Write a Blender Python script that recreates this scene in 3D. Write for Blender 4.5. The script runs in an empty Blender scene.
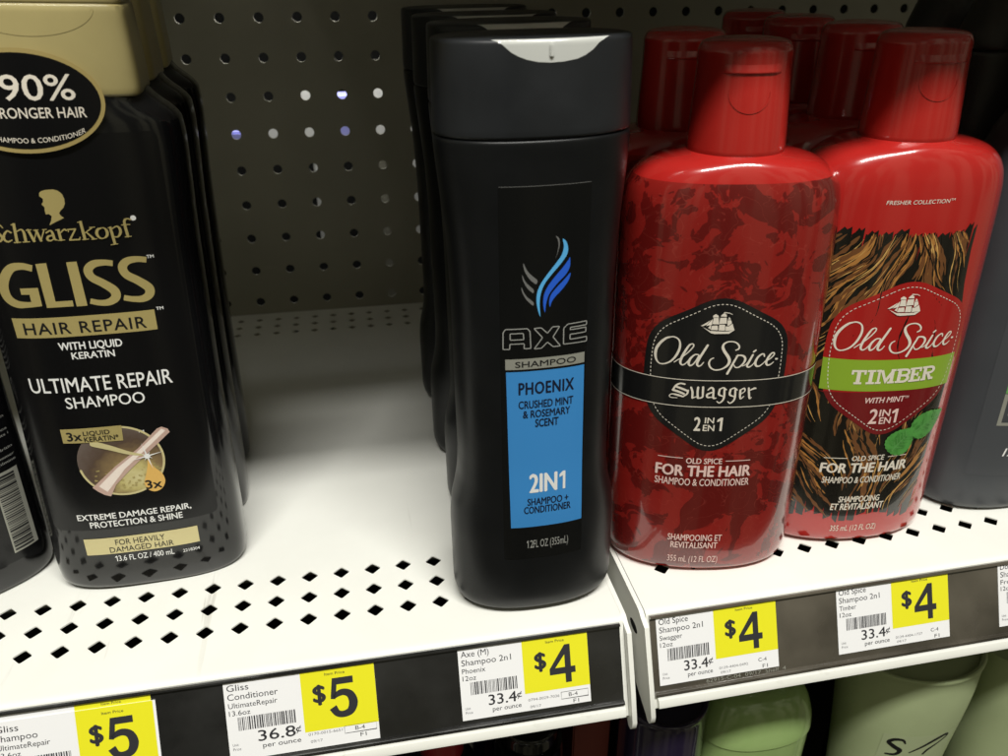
import bpy, bmesh, math, random
from mathutils import Matrix, Vector
random.seed(7)
SC = bpy.context.scene
COL = SC.collection
MM = 0.001
R = math.radians
# ------------------------------------------------------------------ materials
def principled(name, color, rough=0.4, spec=0.5, coat=0.0, coat_rough=0.05, metal=0.0, bump=0.0, bump_scale=900, var=0.0, var_scale=60, sheen=0.0, trans=0.0, sss=0.0):
    m = bpy.data.materials.new(name); m.use_nodes = True
    nt = m.node_tree; b = nt.nodes['Principled BSDF']
    b.inputs['Base Color'].default_value = (*color, 1)
    b.inputs['Roughness'].default_value = rough
    b.inputs['Specular IOR Level'].default_value = spec
    b.inputs['Coat Weight'].default_value = coat
    b.inputs['Coat Roughness'].default_value = coat_rough
    b.inputs['Metallic'].default_value = metal
    b.inputs['Transmission Weight'].default_value = trans
    if sss:
        b.inputs['Subsurface Weight'].default_value = sss
        b.inputs['Subsurface Radius'].default_value = (0.004, 0.002, 0.001)
    tc = nt.nodes.new('ShaderNodeTexCoord')
    if var:
        n = nt.nodes.new('ShaderNodeTexNoise'); n.inputs['Scale'].default_value = var_scale; n.inputs['Detail'].default_value = 5
        nt.links.new(tc.outputs['Object'], n.inputs['Vector'])
        mr = nt.nodes.new('ShaderNodeMapRange'); mr.inputs[1].default_value = 0.3; mr.inputs[2].default_value = 0.7
        mr.inputs[3].default_value = 1 - var; mr.inputs[4].default_value = 1 + var
        nt.links.new(n.outputs['Fac'], mr.inputs[0])
        mx = nt.nodes.new('ShaderNodeVectorMath'); mx.operation = 'SCALE'; mx.inputs[0].default_value = color
        nt.links.new(mr.outputs[0], mx.inputs['Scale']); nt.links.new(mx.outputs[0], b.inputs['Base Color'])
        mr2 = nt.nodes.new('ShaderNodeMapRange'); mr2.inputs[1].default_value = 0.3; mr2.inputs[2].default_value = 0.7
        mr2.inputs[3].default_value = max(0.02, rough * (1 - var)); mr2.inputs[4].default_value = rough * (1 + var)
        nt.links.new(n.outputs['Fac'], mr2.inputs[0]); nt.links.new(mr2.outputs[0], b.inputs['Roughness'])
    if bump:
        n2 = nt.nodes.new('ShaderNodeTexNoise'); n2.inputs['Scale'].default_value = bump_scale; n2.inputs['Detail'].default_value = 3
        nt.links.new(tc.outputs['Object'], n2.inputs['Vector'])
        bp = nt.nodes.new('ShaderNodeBump'); bp.inputs['Strength'].default_value = bump; bp.inputs['Distance'].default_value = 0.0002
        nt.links.new(n2.outputs['Fac'], bp.inputs['Height']); nt.links.new(bp.outputs[0], b.inputs['Normal'])
    return m
def ramp(nt, fac, stops, interp='LINEAR'):
    cr = nt.nodes.new('ShaderNodeValToRGB'); cr.color_ramp.interpolation = interp
    while len(cr.color_ramp.elements) < len(stops): cr.color_ramp.elements.new(0.5)
    for e, (p, c) in zip(cr.color_ramp.elements, stops): e.position = p; e.color = (*c, 1)
    nt.links.new(fac, cr.inputs[0]); return cr.outputs[0]
M = {}
M['shelf'] = principled('white_powder_coat', (0.80, 0.80, 0.745), 0.38, bump=0.06, bump_scale=700, var=0.03, var_scale=25)
def scuffs(m):
    nt = m.node_tree; b = nt.nodes['Principled BSDF']; tc = nt.nodes.new('ShaderNodeTexCoord')
    mp = nt.nodes.new('ShaderNodeMapping'); mp.inputs['Scale'].default_value = (1, 0.06, 1); mp.inputs['Rotation'].default_value = (0, 0, 0.25); nt.links.new(tc.outputs['Object'], mp.inputs[0])
    n = nt.nodes.new('ShaderNodeTexNoise'); n.inputs['Scale'].default_value = 160; n.inputs['Detail'].default_value = 5; nt.links.new(mp.outputs[0], n.inputs['Vector'])
    f = ramp(nt, n.outputs['Fac'], [(0.0, (0, 0, 0)), (0.66, (0, 0, 0)), (0.71, (0.5,) * 3), (1, (0.6,) * 3)])
    n2 = nt.nodes.new('ShaderNodeTexNoise'); n2.inputs['Scale'].default_value = 9; nt.links.new(tc.outputs['Object'], n2.inputs['Vector'])
    f2 = ramp(nt, n2.outputs['Fac'], [(0.0, (0, 0, 0)), (0.5, (0, 0, 0)), (0.62, (1, 1, 1)), (1, (1, 1, 1))])
    q = nt.nodes.new('ShaderNodeMath'); q.operation = 'MULTIPLY'; nt.links.new(f, q.inputs[0]); nt.links.new(f2, q.inputs[1])
    mx = nt.nodes.new('ShaderNodeMix'); mx.data_type = 'RGBA'; nt.links.new(q.outputs[0], mx.inputs[0])
    nt.links.new(b.inputs['Base Color'].links[0].from_socket, mx.inputs[6]); mx.inputs[7].default_value = (0.40, 0.39, 0.34, 1)
    nt.links.new(mx.outputs[2], b.inputs['Base Color'])
scuffs(M['shelf'])
M['peg'] = principled('painted_steel', (0.30, 0.288, 0.225), 0.5, bump=0.05, bump_scale=500, var=0.08, var_scale=14)
M['rail'] = principled('black_rail_plastic', (0.014, 0.014, 0.0135), 0.30, coat=1.0, coat_rough=0.07, var=0.5, var_scale=35, bump=0.05, bump_scale=260)
M['rail_painted_sheen'] = principled('dark_rail_painted_reflections', (0.072, 0.063, 0.048), 0.30, coat=1.0, coat_rough=0.10, var=0.55, var_scale=22, bump=0.05, bump_scale=200)  # lighter mottled brown paints reflections into the rail colour
M['axe'] = principled('matte_black_plastic', (0.0055, 0.006, 0.0065), 0.36, spec=0.28, bump=0.05, bump_scale=1500, var=0.12, var_scale=50)
def specks(m, amt=0.12):
    nt = m.node_tree; b = nt.nodes['Principled BSDF']; tc = nt.nodes.new('ShaderNodeTexCoord')
    v = nt.nodes.new('ShaderNodeTexVoronoi'); v.inputs['Scale'].default_value = 75; nt.links.new(tc.outputs['Object'], v.inputs['Vector'])
    f = ramp(nt, v.outputs['Distance'], [(0.0, (1, 1, 1)), (0.018, (1, 1, 1)), (0.03, (0, 0, 0)), (1, (0, 0, 0))])
    s = nt.nodes.new('ShaderNodeSeparateColor'); nt.links.new(v.outputs['Color'], s.inputs[0])
    t = nt.nodes.new('ShaderNodeMath'); t.operation = 'GREATER_THAN'; t.inputs[1].default_value = 0.8; nt.links.new(s.outputs[0], t.inputs[0])
    q = nt.nodes.new('ShaderNodeMath'); q.operation = 'MULTIPLY'; nt.links.new(f, q.inputs[0]); nt.links.new(t.outputs[0], q.inputs[1])
    mx = nt.nodes.new('ShaderNodeMix'); mx.data_type = 'RGBA'; nt.links.new(q.outputs[0], mx.inputs[0])
    src = b.inputs['Base Color'].links[0].from_socket; nt.links.new(src, mx.inputs[6]); mx.inputs[7].default_value = (amt, amt, amt, 1)
    nt.links.new(mx.outputs[2], b.inputs['Base Color'])
specks(M['axe'])
M['axe_cap'] = principled('soft_black_cap', (0.015, 0.0165, 0.0185), 0.38, spec=0.4, bump=0.05, bump_scale=1500, var=0.12, var_scale=60)
M['film'] = principled('clear_label_film', (0.0045, 0.0048, 0.0048), 0.27, spec=0.3)
M['tab'] = principled('silver_grey_plastic', (0.54, 0.55, 0.52), 0.2, coat=0.4, sss=0.0)
M['gloss_black'] = principled('gloss_black_plastic', (0.005, 0.005, 0.0055), 0.12, spec=0.5, coat=0.25, coat_rough=0.03)
M['black_label'] = principled('black_label', (0.004, 0.004, 0.0045), 0.22, spec=0.4)
M['gold_cap'] = principled('champagne_cap', (0.37, 0.31, 0.135), 0.30, coat=0.2, var=0.04)
M['gold'] = principled('gold_foil_ink', (0.46, 0.375, 0.145), 0.42, metal=0.25)
M['gold_shiny'] = principled('shiny_gold_foil', (0.72, 0.56, 0.22), 0.22, metal=0.55, bump=0.25, bump_scale=120)
M['pale_gold'] = principled('pale_gold', (0.66, 0.58, 0.30), 0.4, metal=0.2)
M['white'] = principled('white_ink', (0.80, 0.80, 0.78), 0.45)
M['cream'] = principled('cream_ink', (0.74, 0.68, 0.58), 0.45)
M['grey_ink'] = principled('grey_ink', (0.16, 0.16, 0.155), 0.4)
M['silver_ink'] = principled('silver_ink', (0.36, 0.36, 0.31), 0.35, metal=0.3)
M['outline_ink'] = principled('outline_ink', (0.32, 0.32, 0.30), 0.4)
M['black_ink'] = principled('black_ink', (0.008, 0.008, 0.009), 0.4)
M['navy_ink'] = principled('navy_ink', (0.006, 0.010, 0.03), 0.4)
M['blue'] = principled('blue_label', (0.045, 0.25, 0.60), 0.35, coat=0.2)
M['light_blue'] = principled('light_blue_ink', (0.10, 0.42, 0.78), 0.35)
M['royal'] = principled('royal_blue_ink', (0.02, 0.11, 0.62), 0.35)
M['red'] = principled('red_plastic', (0.40, 0.020, 0.015), 0.24, coat=0.5, coat_rough=0.08, var=0.04, sss=0.0)
M['red_body'] = principled('gloss_red_body', (0.40, 0.016, 0.013), 0.20, coat=1.0, coat_rough=0.03)
M['badge_red'] = principled('badge_red', (0.36, 0.014, 0.012), 0.2, coat=0.8, coat_rough=0.05)
M['maroon'] = principled('badge_maroon', (0.16, 0.008, 0.010), 0.2, coat=0.8, coat_rough=0.05)
M['badge_black'] = principled('badge_black', (0.010, 0.010, 0.010), 0.2, coat=0.8, coat_rough=0.05)
M['lime'] = principled('lime_band', (0.25, 0.40, 0.03), 0.3, coat=0.4)
M['pink'] = principled('pale_pink_ink', (0.78, 0.55, 0.50), 0.4)
M['tag'] = principled('tag_paper', (0.86, 0.86, 0.87), 0.4, coat=0.3)
M['yellow'] = principled('yellow_paper', (0.80, 0.76, 0.02), 0.35, coat=0.2)
M['tag_ink'] = principled('tag_ink', (0.03, 0.03, 0.035), 0.4)
M['tag_ink_grey'] = principled('tag_ink_grey', (0.16, 0.16, 0.17), 0.4)
M['slate'] = principled('slate_grey_plastic', (0.052, 0.056, 0.062), 0.38, spec=0.4, var=0.05)
M['slate_label'] = principled('slate_label_film', (0.062, 0.066, 0.072), 0.30, spec=0.4)
M['dark_cap'] = principled('dark_cap_plastic', (0.03, 0.031, 0.027), 0.42)
M['sage'] = principled('sage_green_plastic', (0.42, 0.49, 0.27), 0.42, spec=0.3, var=0.03)
M['sage_inside'] = principled('sage_green_recess', (0.20, 0.26, 0.08), 0.45)
M['lime_clear'] = principled('green_tinted_plastic', (0.42, 0.60, 0.22), 0.12, coat=0.6, trans=0.25)
M['purple'] = principled('dark_purple_plastic', (0.018, 0.012, 0.035), 0.16, coat=0.6)
M['brown'] = principled('dark_red_carton', (0.13, 0.022, 0.014), 0.5)
M['crimson'] = principled('crimson_cap', (0.35, 0.02, 0.03), 0.3)
M['shade_black'] = principled('painted_shade_black', (0.01, 0.01, 0.009), 0.8, spec=0.1)  # near-black that puts the shade of unlit space into the colour
M['carton'] = principled('pale_carton', (0.75, 0.75, 0.72), 0.6)
M['carton_blue'] = principled('lavender_carton', (0.35, 0.36, 0.8), 0.6)
M['tube'] = principled('copper_tube', (0.72, 0.50, 0.42), 0.35, metal=0.35)
M['tube_light'] = principled('pale_tube', (0.85, 0.74, 0.66), 0.35)
M['bronze'] = principled('bronze_print', (0.17, 0.11, 0.075), 0.35, metal=0.2)
M['amber'] = principled('amber_print', (0.72, 0.44, 0.12), 0.35)
M['leaf'] = principled('mint_leaf_print', (0.07, 0.27, 0.05), 0.3, var=0.3, var_scale=300)
M['leaf_light'] = principled('mint_leaf_veins', (0.13, 0.36, 0.10), 0.3)

def swagger_mat():
    m = principled('red_print_under_gloss', (0.3, 0.01, 0.01), 0.22, coat=1.0, coat_rough=0.03)
    nt = m.node_tree; b = nt.nodes['Principled BSDF']; tc = nt.nodes.new('ShaderNodeTexCoord')
    n = nt.nodes.new('ShaderNodeTexNoise'); n.inputs['Scale'].default_value = 66; n.inputs['Detail'].default_value = 3.5; n.inputs['Roughness'].default_value = 0.62; n.inputs['Distortion'].default_value = 1.1
    nt.links.new(tc.outputs['Object'], n.inputs['Vector'])
    c1 = ramp(nt, n.outputs['Fac'], [(0.0, (0.115, 0.006, 0.005)), (0.50, (0.115, 0.006, 0.005)), (0.515, (0.235, 0.012, 0.009)), (1.0, (0.255, 0.014, 0.010))])
    n2 = nt.nodes.new('ShaderNodeTexNoise'); n2.inputs['Scale'].default_value = 75; n2.inputs['Detail'].default_value = 1; n2.inputs['Distortion'].default_value = 2.4
    nt.links.new(tc.outputs['Object'], n2.inputs['Vector'])
    c2 = ramp(nt, n2.outputs['Fac'], [(0.0, (0, 0, 0)), (0.488, (0, 0, 0)), (0.5, (0.22,) * 3), (0.512, (0, 0, 0)), (1, (0, 0, 0))])
    mx = nt.nodes.new('ShaderNodeMix'); mx.data_type = 'RGBA'
    nt.links.new(c2, mx.inputs[0]); nt.links.new(c1, mx.inputs[6]); mx.inputs[7].default_value = (0.42, 0.07, 0.05, 1)
    nt.links.new(mx.outputs[2], b.inputs['Base Color'])
    mp = nt.nodes.new('ShaderNodeMapping'); mp.inputs['Scale'].default_value = (1, 1, 0.18); mp.inputs['Rotation'].default_value = (0, 0.06, 0); nt.links.new(tc.outputs['Object'], mp.inputs[0])
    n3 = nt.nodes.new('ShaderNodeTexNoise'); n3.inputs['Scale'].default_value = 85; n3.inputs['Detail'].default_value = 2; nt.links.new(mp.outputs[0], n3.inputs['Vector'])
    bp = nt.nodes.new('ShaderNodeBump'); bp.inputs['Strength'].default_value = 0.5; bp.inputs['Distance'].default_value = 0.0006
    nt.links.new(n3.outputs['Fac'], bp.inputs['Height']); nt.links.new(bp.outputs[0], b.inputs['Coat Normal'])
    return m
M['swagger'] = swagger_mat()
M['bark'] = principled('bark_black', (0.008, 0.007, 0.005), 0.22, coat=0.9, coat_rough=0.04)
M['strand1'] = principled('bark_orange', (0.40, 0.18, 0.045), 0.3, coat=0.6)
M['strand2'] = principled('bark_brown', (0.15, 0.06, 0.02), 0.3, coat=0.6)
M['strand3'] = principled('bark_tan', (0.60, 0.36, 0.11), 0.3, coat=0.6)
def roundel_mat():
    m = principled('roundel_print', (0.1, 0.06, 0.03), 0.35); nt = m.node_tree; b = nt.nodes['Principled BSDF']; tc = nt.nodes.new('ShaderNodeTexCoord')
    d = nt.nodes.new('ShaderNodeVectorMath'); d.operation = 'MULTIPLY'; d.inputs[1].default_value = (1, 0, 1); nt.links.new(tc.outputs['Object'], d.inputs[0])
    e = nt.nodes.new('ShaderNodeVectorMath'); e.operation = 'DISTANCE'; e.inputs[1].default_value = (0.003, 0, 0.057); nt.links.new(d.outputs[0], e.inputs[0])
    mr = nt.nodes.new('ShaderNodeMapRange'); mr.inputs[2].default_value = 0.027; nt.links.new(e.outputs['Value'], mr.inputs[0])
    n = nt.nodes.new('ShaderNodeTexNoise'); n.inputs['Scale'].default_value = 380; nt.links.new(tc.outputs['Object'], n.inputs['Vector'])
    a = nt.nodes.new('ShaderNodeMath'); a.operation = 'MULTIPLY_ADD'; a.inputs[1].default_value = 0.22; nt.links.new(n.outputs['Fac'], a.inputs[0]); nt.links.new(mr.outputs[0], a.inputs[2])
    c = ramp(nt, a.outputs[0], [(0.1, (0.62, 0.56, 0.30)), (0.33, (0.50, 0.43, 0.17)), (0.5, (0.22, 0.15, 0.07)), (0.75, (0.085, 0.055, 0.038)), (1.0, (0.13, 0.10, 0.085))])
    nt.links.new(c, b.inputs['Base Color']); return m
M['roundel'] = roundel_mat()
M['sage_patch'] = principled('pale_sage_label', (0.435, 0.50, 0.29), 0.4)

# ------------------------------------------------------------------ object helpers
def link(name, me, mats, parent=None):
    o = bpy.data.objects.new(name, me); COL.objects.link(o)
    for m in (mats if isinstance(mats, (list, tuple)) else [mats]): me.materials.append(M[m] if isinstance(m, str) else m)
    if parent: o.parent = parent
    return o
def from_bm(name, bm, mat, parent=None, smooth=True, angle=35):
    me = bpy.data.meshes.new(name); bm.to_mesh(me); bm.free()
    if smooth:
        me.shade_smooth(); me.set_sharp_from_angle(angle=R(angle))
    return link(name, me, mat, parent)
def thing(name, label, cat, mat=None, group=None):
    o = bpy.data.objects.new(name, None); COL.objects.link(o); o.empty_display_size = 0.02
    o['label'] = label; o['category'] = cat
    if group: o['group'] = group
    if mat is not None:
        o.matrix_world = mat
    return o
def dup(root, label, mat, group=None):
    def rec(o, parent):
        c = o.copy(); COL.objects.link(c)
        if parent: c.parent = parent
        for ch in [x for x in SC.objects if x.parent == o]: rec(ch, c)
        return c
    c = rec(root, None); c['label'] = label
    c.matrix_world = mat
    if group: c['group'] = group
    return c
def box(bm, x0, x1, y0, y1, z0, z1):
    v = [bm.verts.new((x * MM, y * MM, z * MM)) for z in (z0, z1) for y in (y0, y1) for x in (x0, x1)]
    for f in ((0, 2, 3, 1), (4, 5, 7, 6), (0, 1, 5, 4), (2, 6, 7, 3), (0, 4, 6, 2), (1, 3, 7, 5)): bm.faces.new([v[i] for i in f])
def interp(prof, z):
    if z <= prof[0][0]: return prof[0][1:]
    if z >= prof[-1][0]: return prof[-1][1:]
    for k in range(len(prof) - 1):
        if prof[k][0] <= z <= prof[k + 1][0]: break
    p0, p1 = prof[k], prof[k + 1]; h = p1[0] - p0[0]
    if h < 1e-9: return p1[1:]
    t = (z - p0[0]) / h; out = []
    def slope(i, j):
        if i <= 0 or i >= len(prof) - 1: return 0.0
        ha = prof[i][0] - prof[i - 1][0]; hb = prof[i + 1][0] - prof[i][0]
        if ha < 1e-9 or hb < 1e-9: return 0.0
        da = (prof[i][j] - prof[i - 1][j]) / ha; db = (prof[i + 1][j] - prof[i][j]) / hb
        if da * db <= 0: return 0.0
        return 2 * da * db / (da + db)
    for j in range(1, len(p0)):
        m0 = slope(k, j); m1 = slope(k + 1, j)
        if k == 0: m0 = (p1[j] - p0[j]) / h
        if k == len(prof) - 2: m1 = (p1[j] - p0[j]) / h
        out.append((2*t**3-3*t*t+1)*p0[j] + (t**3-2*t*t+t)*h*m0 + (-2*t**3+3*t*t)*p1[j] + (t**3-t*t)*h*m1)
    return tuple(out)
def se(a, b, n, t):
    c, s = math.cos(t), math.sin(t)
    return (a * math.copysign(abs(c) ** (2 / n), c), b * math.copysign(abs(s) ** (2 / n), s))
def loft(prof, dz=2.0, m=112, off=0.0, close=True, zr=None, arc=None):
    """closed body (or an open shell between zr) from a section profile (z, half width, half depth, exponent)"""
    z0, z1 = (prof[0][0], prof[-1][0]) if zr is None else zr
    zs = set([z0, z1]); 
    for p in prof:
        if z0 < p[0] < z1: zs.add(p[0])
    zl = sorted(zs); zz = [zl[0]]
    for a, b in zip(zl, zl[1:]):
        k = max(1, int(math.ceil((b - a) / dz)))
        if b - a < 8: k = max(k, 3)
        zz += [a + (b - a) * i / k for i in range(1, k + 1)]
    bm = bmesh.new(); rings = []
    for z in zz:
        a, b, n = interp(prof, z)[:3]; ring = []
        cnt = m if arc is None else m + 1
        for i in range(cnt):
            t = 2 * math.pi * i / m if arc is None else arc[0] + (arc[1] - arc[0]) * i / m
            x, y = se(a + off, b + off, n, t); ring.append(bm.verts.new((x * MM, y * MM, z * MM)))
        rings.append(ring)
    for r0, r1 in zip(rings, rings[1:]):
        L = len(r0)
        for i in range(L if arc is None else L - 1): bm.faces.new((r0[i], r0[(i + 1) % L], r1[(i + 1) % L], r1[i]))
    if close and arc is None:
        bm.faces.new(list(reversed(rings[0]))); bm.faces.new(rings[-1])
    return bm
def front(prof, off):
    def f(x, z):
        a, b, n = interp(prof, z)[:3]; a += off; b += off
        u = min(abs(x / a), 0.9995)
        return (x * MM, -b * (1 - u ** n) ** (1 / n) * MM, z * MM)
    return f
def flat(off):
    return lambda x, z: (x * MM, -off * MM, z * MM)
# ---- 2D shapes -> decals
def fill_mesh(loops):
    cu = bpy.data.curves.new('tmp', 'CURVE'); cu.dimensions = '2D'; cu.fill_mode = 'FRONT'
    for L in loops:
        s = cu.splines.new('POLY'); s.points.add(len(L) - 1); s.use_cyclic_u = True
        for p, q in zip(s.points, L): p.co = (q[0], q[1], 0, 1)
    o = bpy.data.objects.new('tmp', cu); COL.objects.link(o)
    me = bpy.data.meshes.new_from_object(o.evaluated_get(bpy.context.evaluated_depsgraph_get()))
    bpy.data.objects.remove(o); bpy.data.curves.remove(cu)
    return me
def text_mesh(s, bold=0.0, space=1.0, line=1.0):
    cu = bpy.data.curves.new('tmp', 'FONT'); cu.body = s; cu.offset = bold; cu.space_character = space; cu.resolution_u = 3
    o = bpy.data.objects.new('tmp', cu); COL.objects.link(o)
    me = bpy.data.meshes.new_from_object(o.evaluated_get(bpy.context.evaluated_depsgraph_get()))
    bpy.data.objects.remove(o); bpy.data.curves.remove(cu)
    return me
_h = text_mesh('H'); CAPH = max(v.co.y for v in _h.vertices)
class Decal:
    """collects flat (x, z) artwork in millimetres and wraps it onto a surface"""
    def __init__(s): s.bm = bmesh.new(); s.lay = 0
    def add(s, me, f=None):
        b2 = bmesh.new(); b2.from_mesh(me); bpy.data.meshes.remove(me)
        vm = {}
        for v in b2.verts:
            p = f(v.co.x, v.co.y) if f else (v.co.x, v.co.y)
            vm[v] = s.bm.verts.new((p[0], p[1], s.lay))
        for fc in b2.faces:
            try: s.bm.faces.new([vm[v] for v in fc.verts])
            except ValueError: pass
        b2.free()
    def poly(s, *loops): s.add(fill_mesh(loops)); return s
    def rect(s, x0, x1, z0, z1): return s.poly([(x0, z0), (x1, z0), (x1, z1), (x0, z1)])
    def text(s, t, x0, x1, base, top, bold=0.0, shear=0.0, space=1.0, rot=0.0, warp=None):
        me = text_mesh(t, 0.0, space)
        if not me.vertices: return s
        a = min(v.co.x for v in me.vertices); b = max(v.co.x for v in me.vertices)
        k = (top - base) / CAPH; kx = (x1 - x0) / (b - a); ca, sa = math.cos(rot), math.sin(rot); xc = (x0 + x1) / 2
        def f(x, y):
            X = x0 + (x - a) * kx + shear * y * k; Z = y * k
            if rot: X, Z = xc + (X - xc) * ca - Z * sa, (X - xc) * sa + Z * ca
            Z += base
            return warp(X, Z) if warp else (X, Z)
        if bold <= 0: s.add(me, f); return s
        dx = bold * k * 0.85
        for ox, oz in ((-dx, 0), (dx, 0), (0, dx * 0.7), (0, -dx * 0.7)):
            s.add(me.copy(), lambda x, y, ox=ox, oz=oz: (f(x, y)[0] + ox, f(x, y)[1] + oz)); s.lay += 0.005
        bpy.data.meshes.remove(me); return s
    def stroke(s, pts, smooth=True, cyc=False, wk=1.0, cap=True):
        P = pts
        if smooth and len(pts) > 2:
            P = []
            for i in range(len(pts) - 1):
                p0 = pts[i - 1] if i else (pts[-2] if cyc else tuple(2 * a - b for a, b in zip(pts[0], pts[1])))
                p1, p2 = pts[i], pts[i + 1]
                p3 = pts[i + 2] if i + 2 < len(pts) else (pts[1] if cyc else tuple(2 * a - b for a, b in zip(pts[-1], pts[-2])))
                for k in range(7):
                    t = k / 7
                    P.append(tuple(0.5 * (2 * b + (c - a) * t + (2 * a - 5 * b + 4 * c - d) * t * t + (3 * b - a - 3 * c + d) * t ** 3) for a, b, c, d in zip(p0, p1, p2, p3)))
            P.append(pts[-1])
        L, Rr = [], []; n = len(P)
        for i in range(n):
            a = P[max(0, i - 1)]; b = P[min(n - 1, i + 1)]
            if i == 0 and cyc: a = P[-2]
            if i == n - 1 and cyc: b = P[1]
            dx, dy = b[0] - a[0], b[1] - a[1]; l = math.hypot(dx, dy) or 1
            nx, ny = -dy / l, dx / l; w = abs(P[i][2]) * wk / 2
            if 0 < i < n - 1 and not smooth:
                d1 = (P[i][0] - a[0], P[i][1] - a[1]); l1 = math.hypot(*d1) or 1
                w = w / max(0.5, abs(nx * -d1[1] / l1 + ny * d1[0] / l1))
            L.append((P[i][0] + nx * w, P[i][1] + ny * w)); Rr.append((P[i][0] - nx * w, P[i][1] - ny * w))
        vl = [s.bm.verts.new((x, z, s.lay)) for x, z in L]; vr = [s.bm.verts.new((x, z, s.lay)) for x, z in Rr]
        for i in range(n - 1): s.bm.faces.new((vr[i], vr[i + 1], vl[i + 1], vl[i]))
        if smooth and cap and not cyc:
            for i, sg in ((0, -1), (n - 1, 1)):
                a = P[i]; b = P[1] if i == 0 else P[n - 2]; ang = math.atan2(a[1] - b[1], a[0] - b[0]); w = abs(a[2]) * wk / 2
                fan = [s.bm.verts.new((a[0] + w * math.cos(ang + th), a[1] + w * math.sin(ang + th), s.lay)) for th in [math.pi / 2 - math.pi * k / 6 for k in range(7)]]
                s.bm.faces.new(list(reversed(fan)))
        s.lay += 0.012
        return s
    def dashes(s, path, w, dash, gap):
        d = 0; on = True; cur = [path[0]]; need = dash; i = 0; p = path[0]
        while i < len(path) - 1:
            q = path[i + 1]; l = math.hypot(q[0] - p[0], q[1] - p[1])
            if l < need:
                need -= l; p = q; i += 1
                if on: cur.append(p)
            else:
                t = need / l; p = (p[0] + (q[0] - p[0]) * t, p[1] + (q[1] - p[1]) * t)
                if on:
                    cur.append(p)
                    if len(cur) > 1: s.stroke([(a, b, w) for a, b in cur], smooth=False); s.lay -= 0.012
                    cur = []; need = gap
                else: cur = [p]; need = dash
                on = not on
        return s
    def build(s, name, mat, surf, parent, cx=2.0, cz=6.0, off=0.0, label=None):
        bm = s.bm
        if cx:
            xs = [v.co.x for v in bm.verts]; ys = [v.co.y for v in bm.verts]
            for axis, lo, hi, step in ((0, min(xs), max(xs), cx), (1, min(ys), max(ys), cz)):
                if not step: continue
                k = math.floor(lo / step) + 1
                while k * step < hi:
                    co = [0, 0, 0]; no = [0, 0, 0]; co[axis] = k * step; no[axis] = 1
                    bmesh.ops.bisect_plane(bm, geom=bm.verts[:] + bm.edges[:] + bm.faces[:], plane_co=co, plane_no=no, dist=1e-5); k += 1
        for v in bm.verts:
            p = surf(v.co.x, v.co.y); v.co = (p[0], p[1] - v.co.z * MM, p[2])
        bmesh.ops.recalc_face_normals(bm, faces=bm.faces[:])
        for f in bm.faces:
            f.normal_update()
            if f.normal.y > 0: f.normal_flip()
        o = from_bm(name, bm, mat, parent)
        if label: o['label'] = label
        return o
def rounded(pts, r, k=5):
    out = []; n = len(pts)
    for i in range(n):
        a, b, c = Vector(pts[i - 1]), Vector(pts[i]), Vector(pts[(i + 1) % n])
        u = (a - b); v = (c - b); rr = min(r, u.length * 0.45, v.length * 0.45); u.normalize(); v.normalize()
        p0, p1 = b + u * rr, b + v * rr
        for j in range(k + 1):
            t = j / k; out.append(tuple(p0 * (1 - t) ** 2 + b * 2 * t * (1 - t) + p1 * t * t))
    return out
def inset(pts, cx, cz, d):
    out = []
    for x, z in pts:
        l = math.hypot(x - cx, z - cz); out.append((x - (x - cx) / l * d, z - (z - cz) / l * d))
    return out
def ellipse(cx, cz, rx, rz, n=48, t0=0, t1=2 * math.pi):
    return [(cx + rx * math.cos(t0 + (t1 - t0) * i / n), cz + rz * math.sin(t0 + (t1 - t0) * i / n)) for i in range(n)]
def xf(x, y, z, theta=0, lean=0):
    return Matrix.Translation((x * MM, y * MM, z * MM)) @ Matrix.Rotation(lean, 4, 'Y') @ Matrix.Rotation(theta, 4, 'Z')
TILT = -0.015            # the right-hand shelf is hung a touch out of level
def on_right(x, y, theta=0): return xf(x, y, 1.5 + 0.015 * (x - 101) + 0.3, theta, TILT)
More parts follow.
